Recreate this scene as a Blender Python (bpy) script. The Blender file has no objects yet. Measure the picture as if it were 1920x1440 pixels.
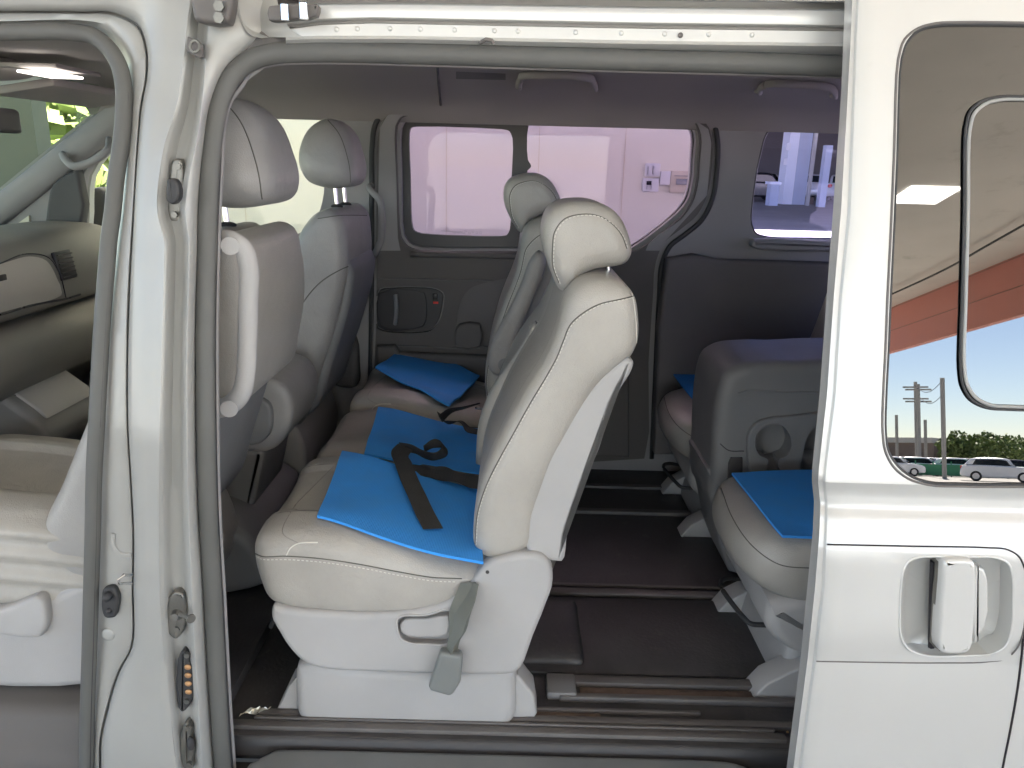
import bpy, bmesh, math, random
from mathutils import Vector, Matrix
from mathutils.bvhtree import BVHTree
random.seed(7)
R_ = math.radians
S = bpy.context.scene
COL = S.collection

# ------------------------------------------------------------ camera
CAM = (0.0, -1.28, 1.6); PITCH = R_(16); ROLL = R_(1.5); F = 1440.0
_f = Vector((0, math.cos(PITCH), -math.sin(PITCH))); _u = Vector((0, math.sin(PITCH), math.cos(PITCH))); _r = Vector((1, 0, 0))
_R = _r * math.cos(ROLL) + _u * math.sin(ROLL); _U = _u * math.cos(ROLL) - _r * math.sin(ROLL)
cd = bpy.data.cameras.new('camera'); cam = bpy.data.objects.new('camera', cd); COL.objects.link(cam)
cd.sensor_width = 36; cd.lens = 27; cd.clip_start = 0.02; cd.clip_end = 800
cam.matrix_world = Matrix(((_R.x, _U.x, -_f.x, CAM[0]), (_R.y, _U.y, -_f.y, CAM[1]), (_R.z, _U.z, -_f.z, CAM[2]), (0, 0, 0, 1)))
S.camera = cam

# ------------------------------------------------------------ world, sun, exposure
SUN_EL, SUN_AZ = 50.0, 152.0      # azimuth of the sun, degrees clockwise from +Y
W = bpy.data.worlds.new('World'); S.world = W; W.use_nodes = True
nt = W.node_tree; bg = nt.nodes['Background']
sky = nt.nodes.new('ShaderNodeTexSky'); sky.sky_type = 'NISHITA'; sky.sun_disc = False
sky.sun_elevation = R_(SUN_EL); sky.sun_rotation = R_(SUN_AZ)
nt.links.new(sky.outputs[0], bg.inputs[0]); bg.inputs[1].default_value = 0.05; sky.air_density = .8; sky.dust_density = .25
sl = bpy.data.lights.new('sun', 'SUN'); sun = bpy.data.objects.new('sun', sl); COL.objects.link(sun)
sl.energy = 5.0; sl.angle = R_(0.6); sl.color = (1, .95, .87)
sd = Vector((math.sin(R_(SUN_AZ)) * math.cos(R_(SUN_EL)), math.cos(R_(SUN_AZ)) * math.cos(R_(SUN_EL)), math.sin(R_(SUN_EL))))
sun.rotation_euler = sd.to_track_quat('Z', 'Y').to_euler()
S.view_settings.view_transform = 'Standard'; S.view_settings.look = 'None'
S.view_settings.exposure = 3.75; S.view_settings.use_white_balance = True; S.view_settings.white_balance_temperature = 6700; S.view_settings.white_balance_tint = 13; S.view_settings.gamma = 1; S.view_settings.use_curve_mapping = False

# ------------------------------------------------------------ measuring helpers (photo proportions -> real places)
def ray(x, y): return _f + _R * ((x - 960) / F) - _U * ((y - 720) / F)
def U(x, y, Y):
    d = ray(x, y); t = (Y - CAM[1]) / d.y; return Vector(CAM) + d * t
def Zp(x, y, z):
    d = ray(x, y); t = (z - CAM[2]) / d.z; return Vector(CAM) + d * t
def ys(z): return max(0.0, z - 1.12) * 0.185
def US(x, y, off=0.0):
    Y = off
    for _ in range(6):
        p = U(x, y, Y); Y = ys(p.z) + off
    return U(x, y, Y)
def yd(z):
    t = [(0.2, .02), (.5, .004), (.79, -.006), (.803, -.016), (.99, -.014), (1.0, -.010), (1.045, .000), (1.056, .010), (1.085, .012), (1.107, 0.0)]
    if z >= 1.107: return -.10 + (z - 1.107) * .185
    if z <= .2: return -.08
    for (a, b), (c, d) in zip(t, t[1:]):
        if a <= z <= c:
            k = (z - a) / (c - a); return -.10 + b + (d - b) * k
def UD(x, y, off=0.0):
    Y = -.1 + off
    for _ in range(6):
        p = U(x, y, Y); Y = yd(p.z) + off
    return U(x, y, Y)

def cat(pts, n=6, closed=False):
    pts = [Vector(p) for p in pts]; out = []; N = len(pts)
    def tan(i):
        if not closed and i == 0: return (pts[1] - pts[0]).normalized()
        if not closed and i == N - 1: return (pts[-1] - pts[-2]).normalized()
        a = pts[i] - pts[i - 1]; b = pts[(i + 1) % N] - pts[i]; la = max(a.length, 1e-9); lb = max(b.length, 1e-9)
        return (a / la * lb + b / lb * la) / (la + lb)
    T = [tan(i) for i in range(N)]
    for i in range(N if closed else N - 1):
        j = (i + 1) % N; p, q = pts[i], pts[j]; L = (q - p).length
        la = (pts[i] - pts[i - 1]).length if (closed or i > 0) else L; lb = (pts[(j + 1) % N] - pts[j]).length if (closed or j < N - 1) else L
        m0 = T[i] * min(L, 1.6 * max(la, 1e-6)); m1 = T[j] * min(L, 1.6 * max(lb, 1e-6))
        for k in range(n):
            t = k / n; t2 = t * t; t3 = t2 * t
            out.append(p * (2 * t3 - 3 * t2 + 1) + m0 * (t3 - 2 * t2 + t) + q * (3 * t2 - 2 * t3) + m1 * (t3 - t2))
    if not closed: out.append(pts[-1])
    return out
def lerp_table(tab, y):
    if y <= tab[0][0]: return tab[0][1]
    for (a, b), (c, d) in zip(tab, tab[1:]):
        if a <= y <= c: return b + (d - b) * (y - a) / (c - a)
    return tab[-1][1]

# ------------------------------------------------------------ materials
def mat(name, col, rough=.5, metal=0, bump=0, bscale=400, var=0, vscale=6, coat=0, spec=.5, emit=None, estr=0, detail=3, wave=None, dirt=None):
    m = bpy.data.materials.new(name); m.use_nodes = True; n = m.node_tree.nodes; l = m.node_tree.links
    b = n['Principled BSDF']; b.inputs['Base Color'].default_value = (*col, 1); b.inputs['Roughness'].default_value = rough
    b.inputs['Metallic'].default_value = metal; b.inputs['Specular IOR Level'].default_value = spec
    b.inputs['Coat Weight'].default_value = coat; b.inputs['Coat Roughness'].default_value = .06
    tc = n.new('ShaderNodeTexCoord'); co = tc.outputs['Object']
    if var or dirt:
        no = n.new('ShaderNodeTexNoise'); no.inputs['Scale'].default_value = vscale; no.inputs['Detail'].default_value = 6
        l.new(co, no.inputs['Vector'])
        rm = n.new('ShaderNodeMapRange'); rm.inputs[1].default_value = .3; rm.inputs[2].default_value = .7
        rm.inputs[3].default_value = 1 - var; rm.inputs[4].default_value = 1 + var; l.new(no.outputs[0], rm.inputs[0])
        hs = n.new('ShaderNodeVectorMath'); hs.operation = 'SCALE'; hs.inputs[0].default_value = col; l.new(rm.outputs[0], hs.inputs['Scale'])
        out = hs.outputs[0]
        if dirt:
            n2 = n.new('ShaderNodeTexNoise'); n2.inputs['Scale'].default_value = dirt[1]; n2.inputs['Detail'].default_value = 8; n2.inputs['Roughness'].default_value = .7
            l.new(co, n2.inputs['Vector'])
            r2 = n.new('ShaderNodeMapRange'); r2.inputs[1].default_value = dirt[2]; r2.inputs[2].default_value = dirt[2] + .15; r2.inputs[4].default_value = dirt[3]
            l.new(n2.outputs[0], r2.inputs[0])
            mx = n.new('ShaderNodeMix'); mx.data_type = 'RGBA'; l.new(r2.outputs[0], mx.inputs[0]); l.new(out, mx.inputs[6]); mx.inputs[7].default_value = (*dirt[0], 1)
            out = mx.outputs[2]
        l.new(out, b.inputs['Base Color'])
        rr = n.new('ShaderNodeMapRange'); rr.inputs[1].default_value = .3; rr.inputs[2].default_value = .7
        rr.inputs[3].default_value = rough * .85; rr.inputs[4].default_value = min(1, rough * 1.15); l.new(no.outputs[0], rr.inputs[0]); l.new(rr.outputs[0], b.inputs['Roughness'])
    if bump:
        bn = n.new('ShaderNodeBump'); bn.inputs['Strength'].default_value = bump; bn.inputs['Distance'].default_value = .002
        if wave:
            wv = n.new('ShaderNodeTexWave'); wv.inputs['Scale'].default_value = bscale; wv.bands_direction = wave; wv.inputs['Distortion'].default_value = .4
            l.new(co, wv.inputs['Vector']); l.new(wv.outputs['Fac'], bn.inputs['Height'])
        else:
            nn = n.new('ShaderNodeTexNoise'); nn.inputs['Scale'].default_value = bscale; nn.inputs['Detail'].default_value = detail
            l.new(co, nn.inputs['Vector']); l.new(nn.outputs[0], bn.inputs['Height'])
        l.new(bn.outputs[0], b.inputs['Normal'])
    if emit: b.inputs['Emission Color'].default_value = (*emit, 1); b.inputs['Emission Strength'].default_value = estr
    return m
def leather(name, col, rough=.37, insert=None):
    m = bpy.data.materials.new(name); m.use_nodes = True; n = m.node_tree.nodes; l = m.node_tree.links
    b = n['Principled BSDF']; b.inputs['Roughness'].default_value = rough; b.inputs['Specular IOR Level'].default_value = .45
    tc = n.new('ShaderNodeTexCoord'); co = tc.outputs['Object']
    no = n.new('ShaderNodeTexNoise'); no.inputs['Scale'].default_value = 5; no.inputs['Detail'].default_value = 7; no.inputs['Roughness'].default_value = .6; l.new(co, no.inputs[0])
    cr = n.new('ShaderNodeValToRGB'); cr.color_ramp.elements[0].position = .3; cr.color_ramp.elements[1].position = .7
    cr.color_ramp.elements[0].color = (*[c * .86 for c in col], 1); cr.color_ramp.elements[1].color = (*[c * 1.08 for c in col], 1)
    l.new(no.outputs[0], cr.inputs[0]); l.new(cr.outputs[0], b.inputs['Base Color'])
    if insert:      # a centre panel of another leather between two sewn lines
        half, icol = insert; sp = n.new('ShaderNodeSeparateXYZ'); l.new(co, sp.inputs[0])
        ab = n.new('ShaderNodeMath'); ab.operation = 'ABSOLUTE'; l.new(sp.outputs['Y'], ab.inputs[0])
        def mr(a, b_, inv=False):
            r = n.new('ShaderNodeMapRange'); r.inputs[1].default_value = a; r.inputs[2].default_value = b_; r.inputs[3].default_value = 0; r.inputs[4].default_value = 1
            l.new(ab.outputs[0], r.inputs[0]); return r
        r1 = mr(half + .001, half - .001); mx = n.new('ShaderNodeMix'); mx.data_type = 'RGBA'; l.new(r1.outputs[0], mx.inputs[0]); l.new(cr.outputs[0], mx.inputs[6]); mx.inputs[7].default_value = (*icol, 1)
        df = n.new('ShaderNodeMath'); df.operation = 'SUBTRACT'; l.new(ab.outputs[0], df.inputs[0]); df.inputs[1].default_value = half
        da = n.new('ShaderNodeMath'); da.operation = 'ABSOLUTE'; l.new(df.outputs[0], da.inputs[0])
        r2 = n.new('ShaderNodeMapRange'); r2.inputs[1].default_value = .0022; r2.inputs[2].default_value = .0010; l.new(da.outputs[0], r2.inputs[0])
        m2 = n.new('ShaderNodeMix'); m2.data_type = 'RGBA'; l.new(r2.outputs[0], m2.inputs[0]); l.new(mx.outputs[2], m2.inputs[6]); m2.inputs[7].default_value = (.12, .11, .10, 1)
        l.new(m2.outputs[2], b.inputs['Base Color'])
    vo = n.new('ShaderNodeTexVoronoi'); vo.inputs['Scale'].default_value = 420; l.new(co, vo.inputs[0])
    wr = n.new('ShaderNodeTexNoise'); wr.inputs['Scale'].default_value = 14; wr.inputs['Detail'].default_value = 4; wr.inputs['Distortion'].default_value = 1.2; l.new(co, wr.inputs[0])
    b1 = n.new('ShaderNodeBump'); b1.inputs['Strength'].default_value = .2; b1.inputs['Distance'].default_value = .012; l.new(wr.outputs[0], b1.inputs['Height'])
    b2 = n.new('ShaderNodeBump'); b2.inputs['Strength'].default_value = .35; b2.inputs['Distance'].default_value = .0012; l.new(vo.outputs[0], b2.inputs['Height'])
    l.new(b1.outputs[0], b2.inputs['Normal']); l.new(b2.outputs[0], b.inputs['Normal'])
    return m
def glass(name, tint, refl=.06, rough=0):
    m = bpy.data.materials.new(name); m.use_nodes = True; n = m.node_tree.nodes; l = m.node_tree.links; n.remove(n['Principled BSDF'])
    t = n.new('ShaderNodeBsdfTransparent'); t.inputs[0].default_value = (*tint, 1)
    g = n.new('ShaderNodeBsdfGlossy'); g.inputs['Roughness'].default_value = rough; g.inputs[0].default_value = (1, 1, 1, 1)
    x = n.new('ShaderNodeMixShader'); x.inputs[0].default_value = refl
    l.new(t.outputs[0], x.inputs[1]); l.new(g.outputs[0], x.inputs[2]); l.new(x.outputs[0], n['Material Output'].inputs[0])
    return m
M = {}
M['silver'] = mat('silver_paint', (.57, .57, .555), .38, .3, .05, 1500, .03, 3, coat=.6, dirt=((.42, .41, .38), 7, .64, .22))
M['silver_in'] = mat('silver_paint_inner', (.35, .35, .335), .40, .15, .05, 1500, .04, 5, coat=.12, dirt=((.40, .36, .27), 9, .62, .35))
M['rubber'] = mat('seal_rubber', (.095, .095, .09), .55, 0, .15, 700, .08, 8)
M['rubber_d'] = mat('dark_rubber', (.03, .03, .032), .6, 0, .1, 500, .05, 8)
M['leather'] = leather('grey_beige_leather', (.37, .352, .322))
M['leather_i'] = leather('two_tone_seat_leather', (.37, .352, .322), insert=(.135, (.315, .298, .272)))
M['leather_d'] = leather('grey_leather_perforated', (.29, .27, .25))
M['leather_b'] = leather('front_seat_leather', (.33, .322, .312))
M['leather_c'] = leather('shade_toned_leather', (.30, .28, .265))  # darker copy of the seat leather, shade put into its colour
M['plast'] = mat('light_grey_plastic', (.385, .378, .375), .50, 0, .45, 1100, .05, 7, dirt=((.30, .28, .25), 11, .66, .3))
M['plast_m'] = mat('mid_grey_plastic', (.20, .20, .205), .5, 0, .25, 1400, .05, 7)
M['plast_dk'] = mat('dark_plastic', (.045, .042, .043), .5, 0, .2, 900, .08, 5)
M['trim_u'] = mat('pillar_trim', (.27, .26, .26), .65, 0, .2, 900, .04, 5)
M['trim_l'] = mat('door_trim_lower', (.105, .097, .093), .7, 0, .2, 900, .06, 5)
M['trim_f'] = mat('door_trim_fabric', (.15, .14, .14), .85, 0, .3, 600, .08, 9)
M['liner'] = mat('headliner_fabric', (.31, .285, .27), .9, 0, .3, 900, .04, 4)
M['floor'] = mat('floor_vinyl', (.058, .055, .056), .5, 0, .5, 90, .35, 7, dirt=((.17, .155, .135), 16, .60, .55))
M['dash'] = mat('dashboard_plastic', (.20, .19, .175), .5, 0, .25, 1400, .05, 5)
M['glovebox'] = mat('glovebox_plastic', (.50, .47, .42), .5, 0, .3, 1200, .05, 5)
M['rail'] = mat('floor_rail_metal', (.13, .12, .115), .55, .1, .2, 300, .12, 14, dirt=((.2, .16, .11), 30, .6, .5))
M['sill'] = mat('step_plastic', (.16, .17, .175), .45, 0, .3, 700, .08, 6, dirt=((.22, .2, .17), 18, .62, .4))
M['seam'] = mat('dark_seam_leather', (.10, .095, .085), .8)  # darker leather for the crease lines at the seams
M['thread'] = mat('stitch_thread', (.62, .60, .55), .7)
M['web'] = mat('belt_webbing', (.035, .032, .03), .6, 0, .5, 500, .1, 20, wave='X')
M['web_g'] = mat('belt_webbing_grey', (.17, .18, .16), .55, 0, .5, 500, .1, 20, wave='X')
M['buckle'] = mat('buckle_plastic', (.17, .18, .175), .42, 0, .1, 800, .04, 9)
M['chrome'] = mat('chrome', (.8, .8, .8), .12, 1)
M['steel'] = mat('steel', (.20, .195, .18), .4, .8, .2, 300, .1, 30)
M['brass'] = mat('copper_contact', (.48, .27, .13), .45, .5, .1, 300, .1, 50)
M['rust'] = mat('rust', (.13, .09, .07), .8, 0, .4, 200, .3, 40)
M['red'] = mat('red_mark', (.85, .05, .03), .5)
M['black'] = mat('black_frame', (.012, .010, .014), .4)
M['green_mark'] = mat('print_ink', (.12, .1, .13), .8)
def matmat(name, col):
    m = mat(name, col, .75, 0, .55, 95, .06, 12, wave='X')
    n = m.node_tree.nodes; l = m.node_tree.links
    bn = [x for x in n if x.type == 'BUMP'][0]; wv = [x for x in n if x.type == 'TEX_WAVE'][0]
    w2 = n.new('ShaderNodeTexWave'); w2.inputs['Scale'].default_value = 60; w2.bands_direction = 'Y'; w2.inputs['Distortion'].default_value = .5
    tc = [x for x in n if x.type == 'TEX_COORD'][0]; l.new(tc.outputs['Object'], w2.inputs['Vector'])
    ad = n.new('ShaderNodeMath'); ad.operation = 'MULTIPLY_ADD'; l.new(wv.outputs['Fac'], ad.inputs[0]); ad.inputs[1].default_value = .5; l.new(w2.outputs['Fac'], ad.inputs[2])
    l.new(ad.outputs[0], bn.inputs['Height']); return m
M['mat'] = matmat('blue_foam_mat', (.032, .31, .86))
M['glass_purple'] = glass('purple_tinted_glass', (.735, .665, .80), .015)
M['glass_blue'] = glass('blue_tinted_glass', (.80, .78, .98), .015)
M['glass_clear'] = glass('clear_glass', (.93, .95, .90), .015)
M['glass_green'] = glass('green_glass', (.86, .91, .85), .02)
M['glass_door'] = glass('dark_tinted_glass', (.05, .05, .055), .14)
M['glass_frit'] = mat('glass_edge_black', (.02, .02, .022), .08, 0, spec=.8)

# ------------------------------------------------------------ mesh helpers
ORG = Vector((0, 0, 0))
def tag(o, label=None, cat=None, group=None, kind=None):
    for k, v in (('label', label), ('category', cat), ('group', group), ('kind', kind)):
        if v: o[k] = v
    return o
def begin(name, label, cat, loc, group=None):
    global ORG
    o = bpy.data.objects.new(name, None); o.empty_display_size = .1; COL.objects.link(o); o.location = loc; ORG = Vector(loc)
    return tag(o, label, cat, group)
def finish(name, me, m, parent=None, smooth=True, sharp=38):
    o = bpy.data.objects.new(name, me); COL.objects.link(o)
    if m: me.materials.clear(); me.materials.append(m)
    if parent: o.parent = parent
    for p in me.polygons: p.use_smooth = smooth
    if smooth and sharp: me.set_sharp_from_angle(angle=R_(sharp))
    return o
def raw(verts, faces):
    me = bpy.data.meshes.new('m'); me.from_pydata([tuple(v) for v in verts], [], faces); me.validate()
    bm = bmesh.new(); bm.from_mesh(me); bmesh.ops.recalc_face_normals(bm, faces=bm.faces); bm.to_mesh(me); bm.free()
    return me
def join(*ms):
    V = []; Fc = []
    for v, f in ms:
        b = len(V); V += [Vector(x) for x in v]; Fc += [[i + b for i in q] for q in f]
    return V, Fc
def place(name, vf, m, parent=None, smooth=True, sharp=38, top_loc=None):
    """one mesh object from world-space verts; stored relative to the current thing's base"""
    v, f = vf; org = ORG
    if parent is None: org = Vector(top_loc) if top_loc is not None else sum(v, Vector()) / len(v)
    me = raw([x - org for x in v], f)
    o = finish(name, me, m, parent, smooth, sharp)
    if parent is None: o.location = org
    return o
def modded(vf, mods):
    me = raw(*vf); o = bpy.data.objects.new('t', me); COL.objects.link(o)
    for t, kw in mods:
        md = o.modifiers.new(t, t)
        for k, v in kw.items(): setattr(md, k, v)
    dg = bpy.context.evaluated_depsgraph_get(); dg.update()
    me2 = bpy.data.meshes.new_from_object(o.evaluated_get(dg))
    bpy.data.objects.remove(o); 
    v = [x.co.copy() for x in me2.vertices]; f = [list(p.vertices) for p in me2.polygons]
    bpy.data.meshes.remove(me); bpy.data.meshes.remove(me2)
    return v, f
def soft(vf, voxel=.01, it=8, deform=None):
    v, f = modded(vf, [('REMESH', dict(mode='VOXEL', voxel_size=voxel)), ('SMOOTH', dict(factor=.5, iterations=it))])
    if deform: v = [deform(x) for x in v]
    return v, f
def cut(vf, cutters):
    me = raw(*vf); o = bpy.data.objects.new('t', me); COL.objects.link(o); tmp = []
    for c in cutters:
        co = bpy.data.objects.new('c', raw(*c)); COL.objects.link(co); tmp.append(co)
        md = o.modifiers.new('b', 'BOOLEAN'); md.operation = 'DIFFERENCE'; md.solver = 'EXACT'; md.object = co
    dg = bpy.context.evaluated_depsgraph_get(); dg.update()
    me2 = bpy.data.meshes.new_from_object(o.evaluated_get(dg))
    v = [x.co.copy() for x in me2.vertices]; f = [list(p.vertices) for p in me2.polygons]
    for t in [o] + tmp: bpy.data.objects.remove(t)
    return v, f
def box(a, b, bev=0, seg=2):
    x0, y0, z0 = a; x1, y1, z1 = b
    v = [Vector(p) for p in ((x0, y0, z0), (x1, y0, z0), (x1, y1, z0), (x0, y1, z0), (x0, y0, z1), (x1, y0, z1), (x1, y1, z1), (x0, y1, z1))]
    f = [[0, 1, 2, 3], [4, 7, 6, 5], [0, 4, 5, 1], [1, 5, 6, 2], [2, 6, 7, 3], [3, 7, 4, 0]]
    if bev: return modded((v, f), [('BEVEL', dict(width=bev, segments=seg, limit_method='NONE'))])
    return v, f
def obox(c, ax, ay, az, bev=0):
    """box centred at c with half-axis vectors"""
    c = Vector(c); v = []
    for sz in (-1, 1):
        for sx, sy in ((-1, -1), (1, -1), (1, 1), (-1, 1)): v.append(c + ax * sx + ay * sy + az * sz)
    f = [[0, 1, 2, 3], [4, 7, 6, 5], [0, 4, 5, 1], [1, 5, 6, 2], [2, 6, 7, 3], [3, 7, 4, 0]]
    if bev: return modded((v, f), [('BEVEL', dict(width=bev, segments=2, limit_method='NONE'))])
    return v, f
def pillow(prof, y0, y1, r=.02, n=5, skew=None):
    """closed (x,z) outline extruded along Y with rounded rims"""
    P = [Vector((p[0], p[1])) for p in prof]; N = len(P)
    area = sum(P[i].x * P[(i + 1) % N].y - P[(i + 1) % N].x * P[i].y for i in range(N)); s = 1 if area > 0 else -1
    nor = []
    for i in range(N):
        t = (P[(i + 1) % N] - P[i - 1]); t = t.normalized() if t.length > 1e-9 else Vector((1, 0)); nor.append(Vector((-t.y, t.x)) * s)
    rings = []
    for k in range(n + 1):
        a = k / n * math.pi / 2; rings.append((y0 + r * (1 - math.sin(a)), r * (1 - math.cos(a - math.pi / 2 + math.pi / 2)) if False else r * (1 - math.sin(a)) * 0 + r * (1 - math.cos(math.pi / 2 - a))))
    # ring: at a=0 the cap (y=y0+r? no: rim) -> build explicit
    rings = [(y0 + r * (1 - math.cos(k / n * math.pi / 2)), r * (1 - math.sin(k / n * math.pi / 2))) for k in range(n + 1)]
    rings = [(y0, r + .0025)] + rings
    rings += [(y1 - (y - y0), d) for y, d in reversed(rings)]
    v = []; f = []
    for y, d in rings:
        for i in range(N):
            q = P[i] + nor[i] * d
            w = Vector((q.x, y, q.y)); v.append(skew(w) if skew else w)
    for k in range(len(rings) - 1):
        for i in range(N):
            j = (i + 1) % N; f.append([k * N + i, k * N + j, (k + 1) * N + j, (k + 1) * N + i])
    f.append(list(range(N))); b = (len(rings) - 1) * N; f.append([b + i for i in reversed(range(N))])
    return v, f
def pxprof(pts, Y, n=4, closed=True, roll_out=False):
    w = [U(x, y, Y) for x, y in pts]; c = cat([(p.x, p.z, 0) for p in w], n, closed) if n > 1 else [Vector((p.x, p.z, 0)) for p in w]
    return [(p.x, p.y) for p in c]
def prism(pts, y0, y1, Yref=None, n=3, r=None):
    """outline read from the photo on plane Yref, given depth y0..y1"""
    pr = pxprof(pts, Yref if Yref is not None else y0, n)
    if r: return pillow(pr, y0, y1, r, 4)
    v = [Vector((x, y0, z)) for x, z in pr] + [Vector((x, y1, z)) for x, z in pr]; N = len(pr)
    f = [[i, (i + 1) % N, (i + 1) % N + N, i + N] for i in range(N)] + [list(range(N)), [N + i for i in reversed(range(N))]]
    return v, f
def tube(path, r, seg=8, flat=1.0, up=Vector((0, 1, 0)), closed=False, caps=True):
    """sweep; r = half width across, flat = ratio of thickness along 'up'"""
    P = [Vector(p) for p in path]; v = []; f = []; N = len(P)
    for i, p in enumerate(P):
        a = P[(i + 1) % N] if (closed or i < N - 1) else p; b = P[i - 1] if (closed or i > 0) else p
        t = (a - b).normalized(); s = t.cross(up)
        if s.length < 1e-4: s = t.cross(Vector((0.3, .2, 1)))
        s.normalize(); w = s.cross(t).normalized()
        rr = r[i] if isinstance(r, (list, tuple)) else r
        for k in range(seg):
            q = 2 * math.pi * k / seg; v.append(p + s * (math.cos(q) * rr) + w * (math.sin(q) * rr * flat))
    for i in range(N if closed else N - 1):
        j = (i + 1) % N
        for k in range(seg):
            l = (k + 1) % seg; f.append([i * seg + k, i * seg + l, j * seg + l, j * seg + k])
    if not closed and caps: f.append(list(range(seg))[::-1]); f.append([(N - 1) * seg + k for k in range(seg)])
    return v, f
def ribbon(path, wid, th=.0014):
    """flat strap; wid: list of half-width vectors"""
    P = [Vector(p) for p in path]; v = []; f = []
    for i, p in enumerate(P):
        t = (P[min(i + 1, len(P) - 1)] - P[max(i - 1, 0)]).normalized(); w = Vector(wid[i]); n = t.cross(w).normalized() * th
        v += [p - w - n, p + w - n, p + w + n, p - w + n]
    for i in range(len(P) - 1):
        a = i * 4; b = a + 4
        for k in range(4): l = (k + 1) % 4; f.append([a + k, a + l, b + l, b + k])
    f += [[0, 3, 2, 1], [len(v) - 4, len(v) - 3, len(v) - 2, len(v) - 1]]
    return v, f
def cyl(c, axis, r, h, seg=16, r2=None):
    c = Vector(c); a = Vector(axis).normalized(); s = a.cross(Vector((0.123, .3, .9))).normalized(); t = a.cross(s); r2 = r if r2 is None else r2; v = []
    for i in range(seg):
        q = 2 * math.pi * i / seg; v.append(c + s * math.cos(q) * r + t * math.sin(q) * r)
    for i in range(seg):
        q = 2 * math.pi * i / seg; v.append(c + a * h + s * math.cos(q) * r2 + t * math.sin(q) * r2)
    f = [[i, (i + 1) % seg, (i + 1) % seg + seg, i + seg] for i in range(seg)] + [list(range(seg))[::-1], [seg + i for i in range(seg)]]
    return v, f
def ball(c, rx, ry, rz, seg=14):
    v = []; f = []; c = Vector(c)
    for i in range(seg + 1):
        a = math.pi * i / seg
        for k in range(seg * 2):
            q = math.pi * k / seg; v.append(c + Vector((rx * math.sin(a) * math.cos(q), ry * math.sin(a) * math.sin(q), rz * math.cos(a))))
    n = seg * 2
    for i in range(seg):
        for k in range(n): f.append([i * n + k, i * n + (k + 1) % n, (i + 1) * n + (k + 1) % n, (i + 1) * n + k])
    return v, f
def grid(rows):
    v = [p for r in rows for p in r]; n = len(rows[0]); f = []
    for i in range(len(rows) - 1):
        for k in range(n - 1): f.append([i * n + k, i * n + k + 1, (i + 1) * n + k + 1, (i + 1) * n + k])
    return v, f
def shell(rows, off):
    """grid with a back side moved by vector off -> closed solid"""
    v, f = grid(rows); n = len(rows[0]); m = len(rows); L = len(v)
    v2 = [p + off for p in v]; f2 = [[i + L for i in reversed(q)] for q in f]
    e = []
    for i in range(m - 1): e += [[i * n, (i + 1) * n, (i + 1) * n + L, i * n + L], [i * n + n - 1, i * n + n - 1 + L, (i + 1) * n + n - 1 + L, (i + 1) * n + n - 1]]
    for k in range(n - 1): e += [[k, k + L, k + 1 + L, k + 1], [(m - 1) * n + k, (m - 1) * n + k + 1, (m - 1) * n + k + 1 + L, (m - 1) * n + k + L]]
    return v + v2, f + f2 + e
class Surf:
    def __init__(s, vf): s.b = BVHTree.FromPolygons([tuple(x) for x in vf[0]], vf[1])
    def hit(s, x, y):
        h = s.b.ray_cast(Vector(CAM), ray(x, y).normalized()); return (h[0], h[1]) if h[0] else (None, None)
def onsurf(sf, pts, r=.0014, lift=0.0, n=8, closed=False, dash=None, seg=6):
    """a seam laid on a surface along an outline read from the photo"""
    c = cat([(x, y, 0) for x, y in pts], n, closed); path = []
    for p in c:
        h, nn = sf.hit(p.x, p.y)
        if h is None: continue
        if nn.dot(h - Vector(CAM)) > 0: nn = -nn
        path.append(h + nn * lift)
    if len(path) < 2: return [Vector((0, 0, -9))] * 3, [[0, 1, 2]]
    if not dash: return tube(path, r, seg)
    L = 0; parts = []; a, b = dash; cur = []; 
    # resample
    rs = [path[0]]; step = .001; acc = 0
    for p, q in zip(path, path[1:]):
        d = (q - p).length; k = step - acc
        while k <= d: rs.append(p.lerp(q, k / d)); k += step
        acc = d - (k - step)
    i = 0; na = max(2, int(a / step)); nb = max(1, int(b / step))
    while i + na < len(rs):
        parts.append(tube([rs[i], rs[i + na // 2], rs[i + na]], r, 5)); i += na + nb
    return join(*parts) if parts else tube(path, r, seg)
def kids(o): return [c for c in bpy.data.objects if c.parent == o]
def dup(root, move, label, group=None):
    r = root.copy(); COL.objects.link(r); r.location = root.location + Vector(move); r['label'] = label
    if group: r['group'] = group
    def rec(a, b):
        for ch in kids(a):
            c = ch.copy(); COL.objects.link(c); c.parent = b; rec(ch, c)
    rec(root, r); return r
def text_mesh(s, size, m, name, parent, origin, xdir, up, extrude=.0006):
    cu = bpy.data.curves.new('t', 'FONT'); cu.body = s; cu.size = size; cu.extrude = extrude; cu.align_x = 'LEFT'
    o = bpy.data.objects.new('t', cu); COL.objects.link(o); dg = bpy.context.evaluated_depsgraph_get(); dg.update()
    me = bpy.data.meshes.new_from_object(o.evaluated_get(dg)); bpy.data.objects.remove(o)
    x = Vector(xdir).normalized(); u = Vector(up).normalized(); z = x.cross(u)
    v = [Vector(origin) + x * q.co.x + u * q.co.y + z * q.co.z for q in me.vertices]; f = [list(p.vertices) for p in me.polygons]; bpy.data.meshes.remove(me)
    return place(name, (v, f), m, parent, False)

# ============================================================ THE VAN
van = begin('van', 'silver van with its side door slid open, grey interior and grey rubber door seals', 'van', (0, .85, .02))
def curves(cs, mapf=US, n=5, smooth=True):
    """cs: list of curves, each a list of (px,py,off) stations -> rows of points"""
    rows = []
    for c in cs:
        q = cat(c, n) if smooth else [Vector(p) for p in c]
        rows.append([mapf(p.x, p.y, p.z) for p in q])
    return rows
def addoff(c, o): return [(x, y, o) for x, y in c]
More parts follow.
